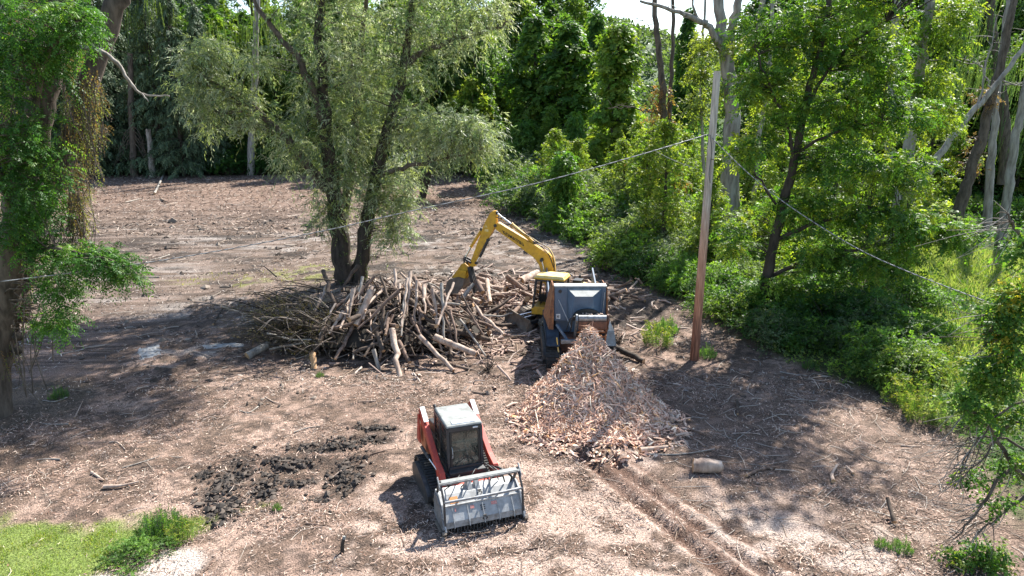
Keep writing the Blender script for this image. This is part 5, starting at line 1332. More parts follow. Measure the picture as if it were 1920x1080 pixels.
limbs.append(px_limb(W, [(30, 420, Yt), (0, 330, Yt - 1.5), (-30, 250, Yt - 2)], .12, .05, 'bark', .03))
limbs.append(px_limb(W, [(60, 300, Yt + .3), (80, 130, Yt - 1), (120, 60, Yt - 1.4), (160, 30, Yt - 1.4)], .10, .02, 'bark', .03))
for k, (px, py) in enumerate(((38, 632), (36, 658))):
    p = at(px, py, Yt - .1); W.tube([p + (-.25, 0, 0), p + (-.1, 0, .02), p + (.02, 0, .02), p + (.1, 0, 0)], [.05, .16, .15, .04], 'dark_bark', 8)
C = blob_clumps([(60, 330, Yt - 1.2, 1.0, .9, 1.1, 34), (25, 420, Yt - 1, .8, .8, .9, 20), (40, 250, Yt - 1.2, .9, .9, .7, 18), (80, 470, Yt - 1, .7, .7, .4, 16), (165, 490, Yt - 1.3, 1.1, .8, .42, 34), (225, 505, Yt - 1.4, .55, .5, .55, 16), (110, 540, Yt - 1.2, .7, .6, .45, 16), (120, 600, Yt - 1.1, .5, .5, .35, 8), (80, 615, Yt - 1, .3, .4, .5, 6),
                 (70, 60, Yt - 1.2, 1.5, 1.2, .9, 44), (130, 35, Yt - 1.4, .7, .7, .5, 18), (20, 130, Yt - 1.2, 1.0, 1, 1.1, 28), (95, 130, Yt - .6, .8, .8, .7, 14), (20, -40, Yt, 1.6, 1.4, .9, 20), (-60, 250, Yt - 1.5, 1.2, 1.2, 3, 30), (75, 400, Yt - .9, .5, .6, .5, 9)], 1.15)
nearest_branch(W, limbs, C, 'bark', .016, 1)
g = Geo(); clumps_foliage(g, C, .38, 12, LOC, [.34, .34, .22, .1], 13, .52, .105, .042, .15, .5, 1.25, .25, .16, leafdroop=.35)
g2 = Geo()
V0 = []
for (px, py, dy, rx, rz, n) in ((150, 230, 0, .55, 1.6, 150), (135, 380, 0, .55, 1.3, 150), (160, 150, .2, .5, .8, 60), (60, 470, .2, .6, .5, 40), (40, 560, .3, .45, .7, 40), (15, 640, 0, .4, .8, 26), (15, 200, .2, .5, 1.3, 30)):
    c = at(px, py, Yt + dy); V0.append(c + in_ball(n, .5) * np.array([rx, .5, rz]))
V0 = np.concatenate(V0); dn = rdir(len(V0), 0) * .35; dn[:, 2] -= 1
sprays(g2, V0, dn, rng.uniform(.4, 1.1, len(V0)), 12, .075, .04, 1.0, .1, .5, pal(BRN + [(.12, .11, .05), (.10, .13, .04), (.16, .17, .07)], len(V0)))
for i in range(0, len(V0), 3):
    p = V0[i]; W.tube(curve_pts([p, p + (rng.normal(0, .1), rng.normal(0, .1), -.6), p + (rng.normal(0, .2), rng.normal(0, .1), -1.3)], 3), .012, 'bark', 4, cap=False)
for (a, b) in (((45, 560), (50, 745)), ((75, 570), (62, 740)), ((60, 600), (90, 735)), ((120, 560), (100, 680)), ((25, 600), (48, 740)), ((95, 600), (55, 700)), ((135, 440), (138, 400)), ((60, 690), (88, 600)), ((20, 640), (80, 760))):
    p, q = at(*a, Yt - .3), at(*b, Yt - .5); W.tube(curve_pts([p, (p + q) / 2 + rng.normal(0, .12, 3), q], 5), [.018] * 11, 'bark', 5)
finish_tree('leafy_tree', 'large tree at the left edge with bright green compound leaves and hanging dry vines', 'tree', (b0[0], b0[1], 0), W, g, (('vines', g2),))
# tall brown-leaved stem draped in vine just behind it
b0 = G(139, 425); Yt = b0[1]; W = Geo(); limbs = [px_limb(W, [(139, 425, Yt), (136, 340, Yt), (128, 240, Yt), (120, 150, Yt), (115, -50, Yt)], .14, .1, 'bark', .06)]
C = blob_clumps([(140, 320, Yt, 1.3, 1.2, 3.2, 46), (160, 220, Yt, 1.6, 1.2, 3.0, 46), (150, 380, Yt, 1.1, 1, 1.0, 12), (130, 120, Yt, 2.6, 2, 3, 40), (60, 60, Yt, 3, 2, 3, 30)])
g = Geo(); clumps_foliage(g, C, .6, 12, BRN + [(.10, .12, .04), (.13, .14, .05), (.06, .09, .025)], None, 9, .6, .14, .06, -.2, .5, .9)
finish_tree('vine_draped_tree', 'slim tree draped in rusty brown and olive vines beside the left edge tree', 'tree', (b0[0], b0[1], 0), W, g)

# ---- big dark trunked walnut like tree on the right
Yt = 33.5; W = Geo(); p0 = at(1428, 590, Yt)
limbs = [px_limb(W, [(1425, 640, Yt), (1432, 560, Yt), (1450, 460, Yt), (1470, 380, Yt), (1488, 310, Yt), (1502, 230, Yt), (1518, 160, Yt), (1545, 60, Yt), (1560, -60, Yt)], .27, .10, 'dark_bark', .03)]
limbs.append(px_limb(W, [(1502, 230, Yt), (1540, 150, Yt - .3), (1600, 80, Yt - .6), (1660, 40, Yt - .8)], .09, .03, 'dark_bark', .04))
limbs.append(px_limb(W, [(1490, 300, Yt), (1470, 220, Yt - .4), (1440, 150, Yt - .6), (1415, 90, Yt - .6)], .08, .025, 'dark_bark', .04))
limbs.append(px_limb(W, [(1452, 450, Yt), (1530, 420, Yt - .6), (1610, 400, Yt - 1), (1700, 390, Yt - 1.2)], .10, .03, 'dark_bark', .04))
limbs.append(px_limb(W, [(1440, 520, Yt), (1540, 480, Yt - .6), (1650, 455, Yt - 1.2), (1770, 440, Yt - 1.4)], .10, .025, 'dark_bark', .04))
limbs.append(px_limb(W, [(1465, 400, Yt), (1420, 330, Yt - .4), (1380, 290, Yt - .5)], .07, .02, 'dark_bark', .04))
limbs.append(px_limb(W, [(1490, 290, Yt), (1560, 250, Yt - .6), (1640, 230, Yt - 1), (1720, 220, Yt - 1)], .08, .02, 'dark_bark', .04))
C = blob_clumps([(1560, 60, Yt, 2.8, 2.2, 1.6, 90), (1440, 60, Yt, 1.5, 1.4, 1.2, 34), (1420, 150, Yt, 1.0, 1.2, .9, 26), (1480, 190, Yt, 1.6, 1.6, 1.3, 44), (1640, 120, Yt - .6, 1.6, 1.5, 1.2, 42), (1600, 210, Yt - .4, 1.6, 1.6, 1.0, 40), (1700, 215, Yt - .8, 1.2, 1.2, .8, 26), (1400, 280, Yt - .3, 1.0, 1, .7, 20),
                 (1560, 300, Yt - .4, 1.8, 1.6, .9, 46), (1680, 320, Yt - .8, 1.6, 1.4, .9, 40), (1500, 380, Yt - .3, 1.6, 1.5, .8, 34), (1620, 400, Yt - .8, 2.0, 1.4, .9, 50), (1730, 420, Yt - 1.2, 1.7, 1.2, .8, 40), (1790, 440, Yt - 1.3, 1.1, 1, .6, 22), (1540, 470, Yt - .4, 2.0, 1.5, .9, 46), (1650, 490, Yt - .9, 1.9, 1.3, .8, 40), (1470, 545, Yt - .3, 1.5, 1.3, 1.0, 34), (1580, 560, Yt - .6, 1.5, 1.3, .8, 26), (1380, 440, Yt, 1.0, 1.2, 1.2, 20), (1620, -80, Yt, 2.4, 2.6, 1.5, 40), (1720, -150, 32.5, 3.4, 3, 2, 60), (1440, -90, Yt + 3, 1.5, 1.5, 1.5, 10)], 1.0)
nearest_branch(W, limbs, C, 'dark_bark', .016, 2)
g = Geo(); clumps_foliage(g, C, .5, 10, [(.04, .095, .018), (.065, .13, .02), (.10, .165, .022), (.15, .19, .025)], [.3, .3, .25, .15], 12, .62, .17, .075, .12, .45, 1.25, .3, .16, leafdroop=.3)
finish_tree('leafy_tree', 'tall leaning dark trunked tree with layered fern like leaves right of the timber pole', 'tree', (p0[0], p0[1], 0), W, g)

# ---- foreground tangle at the right edge
Yt = 15.5; W = Geo(); b0 = at(2010, 1120, Yt)
limbs = []
for pts, r0, r1 in (([(2040, 1010, Yt), (1960, 930, Yt), (1900, 870, Yt), (1850, 800, Yt), (1810, 760, Yt - .2)], .09, .02), ([(2060, 900, Yt), (1970, 860, Yt), (1890, 880, Yt - .2), (1840, 950, Yt - .4), (1790, 1010, Yt - .5)], .08, .014),
                    ([(2030, 980, Yt), (1930, 930, Yt - .1), (1880, 965, Yt - .3), (1830, 1000, Yt - .4)], .07, .012), ([(2040, 800, Yt), (1950, 700, Yt), (1890, 640, Yt), (1850, 590, Yt)], .07, .012), ([(2040, 700, Yt), (1960, 560, Yt + .3), (1915, 450, Yt + .4), (1890, 400, Yt + .4)], .09, .02),
                    ([(1990, 820, Yt), (1910, 790, Yt - .3), (1850, 850, Yt - .4), (1800, 900, Yt - .5)], .04, .01), ([(1980, 740, Yt), (1900, 760, Yt - .2), (1830, 830, Yt - .3), (1800, 880, Yt - .3)], .035, .008), ([(2000, 900, Yt), (1900, 830, Yt), (1820, 820, Yt), (1795, 850, Yt)], .04, .008)):
    limbs.append(px_limb(W, pts, r0, r1, 'bark', .03, 8))
W.tube([(b0[0] + .9, b0[1], -.2), (b0[0] + .8, b0[1], 2), (b0[0] + 1.0, b0[1], 5), (b0[0] + .9, b0[1] + .4, 8.5)], [.35, .3, .26, .2], 'bark', 14)
for i in range(190):
    Lb = limbs[rng.integers(0, len(limbs))]; L = Lb; p = L[rng.integers(len(L) // 2, len(L))]; q = p + np.array([rng.normal(-.5, .5), rng.normal(0, .25), rng.normal(-.45, .35)]); W.tube(curve_pts([p, (p + q) / 2 + rng.normal(0, .08, 3), q], 3), np.linspace(.012, .004, 7), ['bark', 'grey_bark'][i % 2], 4, cap=False)
C = blob_clumps([(1850, 690, Yt, .35, .4, .35, 20), (1870, 600, Yt, .35, .4, .5, 20), (1830, 900, Yt - .3, .2, .3, .2, 8), (1890, 640, Yt, .35, .5, .5, 26), (1900, 560, Yt + .2, .3, .4, .5, 22), (1905, 470, Yt + .4, .25, .4, .5, 16), (1860, 720, Yt, .5, .5, .35, 26), (1825, 770, Yt - .2, .35, .35, .22, 14), (1890, 780, Yt - .1, .4, .4, .3, 14), (1800, 745, Yt - .2, .2, .2, .12, 5), (1860, 1045, Yt - .6, .35, .4, .28, 22), (1800, 1050, Yt - .6, .22, .3, .2, 12), (1880, 940, Yt - .3, .2, .2, .12, 5), (1895, 860, Yt - .2, .25, .3, .3, 7), (1960, 600, Yt, .8, .8, 1.6, 50)])
g = Geo(); clumps_foliage(g, C, .22, 8, [(.06, .13, .02), (.04, .095, .018), (.13, .17, .03), (.10, .15, .03)], [.35, .35, .1, .2], 6, .26, .09, .065, .1, .4, 1.0)
k = blob_clumps([(1895, 560, Yt + .1, .25, .3, .5, 20), (1880, 640, Yt - .2, .2, .3, .3, 10)]); clumps_foliage(g, k, .15, 3, [(.28, .24, .03)], None, 6, .2, .08, .06)
finish_tree('drooping_tree', 'tree at the right edge with drooping bare brown branches and scattered bright leaves', 'tree', (b0[0] + .9, b0[1], 0), W, g)

# ---- dead and bare trunks at mid distance on the right
def bare_tree(label, base, limbspec, mat='grey_bark', vines=None, name='bare_trunk', twigs=20, group=None):
    W = Geo(); LL = []
    for pts, r0, r1 in limbspec: LL.append(px_limb(W, pts, r0, r1, mat, .05, 9))
    p = LL[0][0]; d = unit(LL[0][0] - LL[0][5])
    if p[2] > 0:      # carry the stem on down its lean until it is rooted in the ground
        q = p + d * ((p[2] + .4) / max(.35, -d[2])); q[2] = -.4
        W.tube([p - d * .3, p, (p + q) / 2, q], np.array([.98, 1.0, 1.08, 1.25]) * limbspec[0][1], mat, 9)
    for i in range(twigs):
        L = LL[rng.integers(0, len(LL))]; p = L[rng.integers(len(L) // 2, len(L))]; d = rdir(1)[0] * rng.uniform(.6, 1.8); d[2] = abs(d[2]) * .4
        W.tube(curve_pts([p, p + d * .5 + rng.normal(0, .1, 3), p + d], 3), np.linspace(.03, .008, 7), mat, 4, cap=False)
    g = None
    if vines:
        bl, cols, ll = vines; C = blob_clumps(bl); g = Geo(); clumps_foliage(g, C, .5, 10, cols, None, 8, .55, ll, ll * .55, -.1, .4, .9)
    return finish_tree(name, label, 'tree', (base[0], base[1], 0), W, g)
Yq = 58
bare_tree('twin dark dead trunks with orange leaved vines rising beyond the pole cable', at(1250, 430, Yq), [([(1252, 440, Yq), (1252, 360, Yq), (1248, 260, Yq), (1243, 180, Yq), (1236, 100, Yq), (1228, 30, Yq), (1222, -60, Yq)], .36, .16), ([(1254, 380, Yq + .4), (1256, 260, Yq + .4), (1258, 160, Yq + .5), (1261, 60, Yq + .6), (1260, -60, Yq + .6)], .2, .12), ([(1248, 215, Yq), (1215, 208, Yq), (1180, 200, Yq), (1140, 203, Yq)], .07, .03), ([(1236, 75, Yq), (1215, 50, Yq), (1195, 35, Yq)], .04, .02)], 'bark',
          ([(1240, 205, Yq, .7, .7, 1.9, 24), (1215, 300, Yq, .9, .9, .6, 12), (1252, 340, Yq, 1.2, 1.0, 1.6, 16)], [(.15, .075, .04), (.19, .11, .05), (.10, .10, .035), (.09, .12, .03)], .18), 'dead_tree')
Yq = 47
bare_tree('big pale barked forked tree behind the timber pole with a long bare limb reaching left', at(1372, 480, Yq), [([(1374, 480, Yq), (1368, 360, Yq), (1372, 260, Yq), (1372, 180, Yq), (1362, 110, Yq), (1352, 60, Yq), (1346, -50, Yq)], .62, .28), ([(1368, 120, Yq), (1372, 60, Yq + .5), (1385, 0, Yq + .5), (1390, -50, Yq + .5)], .30, .2), ([(1362, 110, Yq), (1335, 60, Yq - .5), (1310, 38, Yq - 1), (1260, 18, Yq - 1.4), (1200, 2, Yq - 1.6)], .26, .07), ([(1372, 200, Yq), (1392, 160, Yq), (1410, 120, Yq + .4), (1425, 40, Yq + .4), (1430, -40, Yq)], .3, .14), ([(1312, 40, Yq - 1), (1300, 10, Yq - 1), (1295, -40, Yq - 1)], .09, .04)], 'grey_bark',
          ([(1340, 90, Yq, 1.0, 1, 1.4, 12), (1385, 70, Yq, .8, .8, 1.4, 8), (1310, 120, Yq + 2, .8, .8, 1.7, 16), (1350, 180, Yq, 1.2, 1, 1.0, 12), (1365, 420, Yq, 1.4, 1.2, 2.0, 30)], [(.13, .16, .03), (.08, .12, .03)], .2), 'forked_tree')
Yq = 43
bare_tree('pale leaning trunk wrapped in bright green vines at the upper right', at(1690, 400, Yq), [([(1680, 430, Yq), (1698, 300, Yq), (1712, 210, Yq), (1728, 110, Yq), (1742, 20, Yq), (1752, -60, Yq)], .34, .24)], 'grey_bark',
          ([(1770, 40, Yq - .4, 1.6, 1.3, 1.8, 46), (1750, 140, Yq - .4, 1.5, 1.2, 1.6, 40), (1760, 220, Yq - .4, 1.2, 1.2, 1.2, 26), (1690, 60, Yq, .8, .8, 1.8, 18), (1800, 20, Yq, 1.0, 1, 1, 14)], [(.12, .17, .025), (.07, .13, .02), (.15, .19, .03)], .17), 'vine_draped_tree')
Yq = 50
bare_tree('smooth white fallen trunk leaning diagonally across the dead trees at right', at(1752, 320, Yq), [([(1742, 322, Yq), (1775, 270, Yq), (1820, 215, Yq), (1870, 155, Yq), (1925, 80, Yq), (1960, 30, Yq)], .24, .10), ([(1790, 250, Yq), (1835, 190, Yq + .2), (1855, 100, Yq + .2), (1870, 30, Yq)], .09, .04), ([(1858, 168, Yq), (1848, 145, Yq), (1832, 120, Yq), (1800, 110, Yq)], .06, .02), ([(1880, 150, Yq), (1900, 158, Yq), (1915, 158, Yq)], .06, .02)], 'dead_wood', None, 'leaning_dead_trunk', 26)
bare_tree('rough brown dead trunk leaning right under the white one', at(1805, 385, 54), [([(1800, 388, 54), (1820, 320, 54), (1845, 240, 54), (1862, 170, 54), (1890, 60, 54), (1905, -40, 54)], .42, .2)], 'bark', ([(1850, 190, 54, .6, .6, .8, 8), (1830, 290, 54, .6, .6, 1.5, 10)], BRN, .16), 'leaning_dead_trunk', 16)
bare_tree('grey upright dead trunk second from the right edge', at(1858, 330, 57), [([(1856, 335, 57), (1862, 260, 57), (1870, 170, 57), (1882, 80, 57), (1893, -40, 57)], .3, .18)], 'grey_bark', None, 'dead_tree', 16)
bare_tree('pale mottled trunk at the right edge leaning right', at(1893, 350, 52), [([(1890, 360, 52), (1900, 290, 52), (1912, 220, 52), (1930, 120, 52), (1945, -20, 52)], .3, .2)], 'grey_bark', None, 'dead_tree', 10)
bare_tree('thin grey trunk in the gap left of the vine wrapped leaning trunk', at(1668, 300, 60), [([(1664, 320, 60), (1668, 220, 60), (1673, 130, 60), (1680, 40, 60), (1684, -40, 60)], .32, .22)], 'grey_bark', None, 'dead_tree', 10)
bare_tree('thin pale trunk between the forked tree and the dark trunked tree', at(1412, 400, 52), [([(1414, 420, 52), (1418, 320, 52), (1430, 220, 52), (1440, 120, 52), (1450, -40, 52)], .18, .12)], 'grey_bark', None, 'dead_tree', 8)
bare_tree('slim dark stem behind the pole with drooping leaves', at(1322, 400, 55), [([(1322, 420, 55), (1318, 300, 55), (1316, 180, 55), (1320, 60, 55), (1322, -40, 55)], .12, .08)], 'grey_bark', ([(1318, 110, 55, .8, .8, 2.6, 30), (1300, 200, 55, 1.2, 1, 1.5, 16)], [(.14, .17, .04), (.09, .12, .03)], .2), 'slim_tree', 6)
Yq = 98
bare_tree('pale dead broken trunk standing before the dark spruces', at(285, 338, Yq), [([(287, 338, Yq), (283, 300, Yq), (278, 242, Yq)], .42, .3)], 'dead_wood', None, 'dead_tree', 0)
bare_tree('dark brown trunk with a fan of dead branches among the spruces', at(252, 330, 99), [([(253, 332, 99), (250, 280, 99), (246, 200, 99), (244, 100, 99)], .5, .3)] + [([(248, 235 + k * 6, 99), (248 + s * 14, 250 + k * 8, 98.5), (248 + s * (22 + 3 * k), 275 + k * 9, 98)], .07, .02) for k in range(5) for s in (-1, 1)], 'bark', None, 'dead_tree', 30)

# ---- prototypes for the woods, copied as individual trees
def proto_deciduous(seed, Ht, Rr, base, cols, ncl, ll, per=9, mat='dark_bark', lean=.03, prof=None):
    W = Geo(); r0 = rng
    top = np.array([r0.normal(0, lean * Ht), r0.normal(0, lean * Ht), Ht * .93])
    tr = curve_pts([(0, 0, -.3), (top[0] * .3 + r0.normal(0, .2), top[1] * .3, Ht * .35), (top[0] * .7, top[1] * .7 + r0.normal(0, .2), Ht * .7), top], 5)
    W.tube(tr, np.linspace(.022 * Ht, .03, len(tr)), mat, 9)
    t = rng.uniform(0, 1, ncl) ** .85
    pr = (lambda t: np.sin(np.clip(.12 + t * .9, 0, 1) * pi) ** .6) if prof is None else prof
    rad = Rr * pr(t) * rng.uniform(.45, 1, ncl); a = rng.uniform(0, 2 * pi, ncl)
    lump = 1 + .35 * np.sin(a * 3 + t * 9 + seed)
    C = np.stack([np.cos(a) * rad * lump, np.sin(a) * rad * lump, Ht * (base + (1 - base) * t)], 1)
    C[:, :2] += np.outer(C[:, 2] / Ht, top[:2])
    nearest_branch(W, [tr], C, mat, .02, 3)
    g = Geo(); clumps_foliage(g, C, Rr * .17, per, cols, None, 8, Rr * .17, ll, ll * .5, .3, .4, .9, .25, .35)
    return W.mesh('trunk'), g.mesh('crown')
def proto_spruce(seed, Ht, Rr, cols):
    W = Geo(); W.tube([(0, 0, -.3), (.1, 0, Ht * .5), (0, .1, Ht)], [.3, .18, .03], 'dark_bark', 8)
    g = Geo(); P = []; D = []; L = []
    nb = 260
    for i in range(nb):
        t = (i + rng.uniform()) / nb; z = Ht * (.05 + .94 * t); a = rng.uniform(0, 2 * pi); l = Rr * (1 - t) ** .75 * rng.uniform(.65, 1.1) + .3
        d = np.array([cos(a), sin(a), .05]); tip = np.array([0, 0, z]) + d * l + (0, 0, -.22 * l)
        W.tube([np.array([0, 0, z]), np.array([0, 0, z]) + d * l * .55 + (0, 0, -.05 * l), tip], [.05, .03, .01], 'dark_bark', 3, cap=False)
        for k in range(int(5 + l * 3.5)):
            f = rng.uniform(.15, 1); p = np.array([0, 0, z]) + d * l * f + (0, 0, -.22 * l * f * f); P.append(p)
            q = np.array([d[0] * .6 + rng.normal(0, .6), d[1] * .6 + rng.normal(0, .6), -.55]); D.append(q); L.append(rng.uniform(.5, 1.1))
    n = len(P); sprays(g, np.array(P), np.array(D), np.array(L), 7, .34, .11, .7, .35, .25, pal(cols, n), mat='needle', leafdroop=.3)
    # dead lower branches
    for i in range(40):
        z = rng.uniform(.8, Ht * .2); a = rng.uniform(0, 2 * pi); l = rng.uniform(1, 2.6)
        W.tube([np.array([0, 0, z]), np.array([cos(a) * l * .6, sin(a) * l * .6, z + .1]), np.array([cos(a) * l, sin(a) * l, z - .5])], [.035, .02, .008], 'bark', 3, cap=False)
    return W.mesh('trunk'), g.mesh('crown')
def proto_column(seed, Ht, Rr, cols, ll=.2, ncl=150):
    """vine smothered standing trunk: a ragged leafy pillar"""
    W = Geo(); W.tube([(0, 0, -.3), (.2, 0, Ht * .5), (0, .1, Ht * .96)], [.3, .2, .05], 'dark_bark', 8)
    t = rng.uniform(0, 1, ncl); a = rng.uniform(0, 2 * pi, ncl); r = Rr * (.62 + .45 * np.sin(t * 11 + seed) * .4 + .2 * rng.normal(0, 1, ncl)) * (1.25 - .75 * t) * np.clip((1.03 - t) * 5, .15, 1)
    C = np.stack([np.cos(a) * r, np.sin(a) * r, Ht * (.02 + .97 * t)], 1)
    nearest_branch(W, [np.array([(0, 0, 0), (.2, 0, Ht * .5), (0, 0, Ht * .9)])], C, 'dark_bark', .02, 5)
    g = Geo(); clumps_foliage(g, C, .5, 11, cols, None, 8, .6, ll, ll * .7, -.25, .5, .9, .3, .3)
    return W.mesh('trunk'), g.mesh('crown')
def proto_bush(seed, Rr, Ht, cols, ll=.14, ncl=60, per=10, dens=8, up=.35, lw=.5, w=None):
    W = Geo(); a = rng.uniform(0, 2 * pi, ncl); u = rng.uniform(0, 1, ncl) ** .5; h = np.sqrt(np.clip(1 - u ** 2, 0, 1))
    z = Ht * (.12 + .82 * h * rng.uniform(.35, 1, ncl)); lump = 1 + .25 * np.sin(a * 3 + seed)
    C = np.stack([np.cos(a) * u * Rr * lump, np.sin(a) * u * Rr * lump, z], 1)
    for c in C[::2]: W.tube(curve_pts([(rng.normal(0, .1), rng.normal(0, .1), -.1), c * np.array([.5, .5, .6]) + rng.normal(0, .08, 3), c], 3), np.linspace(.03, .008, 7), 'bark', 4, cap=False)
    g = Geo(); clumps_foliage(g, C, Rr * .22, per, cols, w, dens, Rr * .28, ll, ll * lw, up, .4, .9, .28, .32)
    return W.mesh('stems'), g.mesh('crown')
def proto_weeds(seed, Rr, Ht, cols, n=60, ll=.11, tip=None, lw=.028):
    g = Geo(); W = Geo(); r = np.sqrt(rng.uniform(0, 1, n)) * Rr; a = rng.uniform(0, 2 * pi, n)
    P = np.stack([np.cos(a) * r, np.sin(a) * r, np.zeros(n)], 1); D = np.stack([np.cos(a) * r * .35 + rng.normal(0, .12, n), np.sin(a) * r * .35 + rng.normal(0, .12, n), np.ones(n)], 1)
    L = Ht * rng.uniform(.35, 1.15, n) * (1.15 - .7 * (r / Rr) ** 2)
    sprays(g, P, D, L, 24, ll, lw, 1.1, .12, .35, pal(cols, n), leafdroop=.1, twist=6)
    if tip:
        T = P + unit(D) * L[:, None] - np.array([0, 0, .12]) * L[:, None]
        clumps_foliage(g, T[::2], .07, 5, tip, None, 6, .16, .05, .03, .5)
    for p, d, l in zip(P, unit(D), L): W.tube([p, p + d * l * .9], [.007, .004], 'bark', 3, cap=False)
    return W.mesh('stems'), g.mesh('leaves')
def place(proto, name, label, cat, x, y, s=1.0, rz=None, group=None, sz=None, z=None, parts=None):
    root = thing(name, label, cat, (x, y, gz(x, y) if z is None else z), rng.uniform(0, 2 * pi) if rz is None else rz, group)
    root.scale = (s, s, sz or s)
    for me in proto: obj(me.name.split('.')[0], me, root)
    return root
FOR = [(.04, .085, .02), (.06, .12, .022), (.03, .065, .016), (.10, .15, .025)]
PT = [proto_deciduous(i, 20, 4.8, .08, FOR, 240, .42, 11) for i in range(3)] + [proto_deciduous(5, 22, 3.8, .12, [(.07, .13, .02), (.11, .16, .03), (.05, .10, .02)], 190, .36, 10)]
PTY = proto_deciduous(8, 13, 3.3, .06, [(.12, .17, .025), (.09, .15, .022), (.16, .19, .035)], 170, .27, 11)
PS = [proto_spruce(i, 24, 4.2, [(.04, .065, .032), (.055, .085, .04), (.075, .105, .05)]) for i in range(2)]
PC_ = [proto_column(i, 18, 2.6, [(.035, .08, .016), (.055, .115, .02), (.10, .16, .028)], .32, 250) for i in range(2)]
PCY = proto_column(4, 14, 1.6, [(.10, .16, .025), (.07, .13, .02), (.15, .19, .03)], .25, 260)
PCS = proto_column(6, 5, 1.2, [(.05, .115, .02), (.08, .14, .025)], .17, 150)
PB = [proto_bush(i, 1.6, 1.7, c, ll) for i, (c, ll) in enumerate([([(.065, .13, .022), (.095, .165, .028), (.045, .095, .018)], .13), ([(.11, .16, .03), (.08, .13, .025)], .12), ([(.035, .085, .018), (.025, .06, .014)], .12)])]
PSV = [proto_bush(7 + i, 1.7, 2.0, c, .13, 60, 11, 9, .4, .32) for i, c in enumerate([[(.14, .18, .11), (.10, .13, .07), (.2, .23, .16)], [(.07, .105, .05), (.10, .135, .07)]])]
PW = proto_weeds(1, .7, 1.3, [(.06, .12, .025), (.09, .15, .03), (.12, .17, .05)], 70, .12, [(.20, .21, .04)])
PWG = proto_weeds(2, .6, .9, [(.07, .14, .03), (.05, .11, .04)], 80, .09)
PWS = proto_weeds(3, .5, 1.4, [(.16, .2, .13), (.10, .15, .06)], 36, .13, None, .035)

# back edge of the clearing, left: spruces
for i, (px, Yd, s, lab) in enumerate([(196, 101, .95, 'dark spruce at the back left corner of the clearing'), (232, 104, 1.1, 'dark spruce behind the fan of dead branches'), (312, 102, 1.05, 'dark spruce just right of the pale broken trunk'), (352, 100, .85, 'greyish spruce left of the pale willow lobe'), (398, 103, .8, 'drooping grey green spruce at the right end of the spruce row')]):
    p = at(px, 330, Yd); place(PS[i % 2], 'spruce_tree', lab, 'tree', p[0], p[1] - 1, s * 1.15)
for i, (px, Yd) in enumerate([(150, 104), (100, 100), (50, 108), (0, 104), (180, 112), (265, 112), (330, 111), (420, 112), (375, 118)]):
    p = at(px, 330, Yd); place(PS[i % 2], 'spruce_tree', 'dark spruce in the crowded second row at the back left', 'tree', p[0], p[1], rng.uniform(.95, 1.2), group='spruces behind the clearing')
# dense broadleaf wood across the back
rows = [(107, 4.6, 410, 985, 1.0), (114, 6.0, -150, 1120, 1.05), (124, 6.5, -200, 1110, 1.2), (138, 7.5, -250, 1120, 1.35), (160, 8.5, -250, 1120, 1.6)]
for ri, (Yd, stp, pa, pb_, s) in enumerate(rows):
    xa = at(pa, 300, Yd)[0]; xb = at(pb_, 300, Yd)[0]; x = xa
    while x < xb:
        if not (ri == 0 and rng.uniform() < .15): place(PT[rng.integers(0, 4)], 'broadleaf_tree', 'dense dark broadleaf tree in the wood ' + ('far left behind the spruces' if x < -38 else 'behind the large willow' if x < -8 else 'above the far mouth of the clearing' if x < 3 else 'behind the vine covered pillars'), 'tree', x + rng.normal(0, .8), Yd + rng.normal(0, 1.5), s * rng.uniform(.72, 1.12), group='trees of the wood across the back')
        x += stp * rng.uniform(.8, 1.2)
for px in np.arange(430, 800, 26):
    p = at(px, 312, 103.5 + rng.normal(0, .6)); place(PB[2], 'bush', 'low dark bush along the foot of the back wood', 'bush', p[0], p[1], rng.uniform(1.3, 2.4), group='bushes along the back wood')
# vine pillars in the middle distance
for px, Yd, s, sz, pr, lab in [(1000, 94, 1.5, 1.08, PC_[0], 'tall dark vine covered tree left of centre right, beside its twin'), (1062, 92, 1.6, 1.02, PC_[1], 'broad vine covered tree with lit yellow green shoulders beside the dark twin'), (1150, 80, 1.7, 1.27, PCY, 'isolated yellow green vine pillar at the end of the tree line'), (1276, 150, 1.25, 1.45, PC_[0], 'distant dark vine pillar standing against the sky'), (1076, 74, 1.0, 1.7, PCS, 'small pointed vine cone among the shrubs'), (1058, 59, 1.15, 1.2, PCS, 'vine covered stump tree at the near corner of the shrubs'), (985, 88, 1.7, 1.5, PCS, 'round topped dark green conical bush behind the silvery shrubs'), (905, 100, .9, .8, PC_[1], 'dark vine hung tree above the far end of the clearing'), (1110, 104, 1.2, 1.15, PC_[1], 'dark vine hung tree filling the gap behind the pillar')]:
    p = at(px, 330, Yd); place(pr, 'vine_covered_tree', lab, 'tree', p[0], p[1], s, None, None, sz)
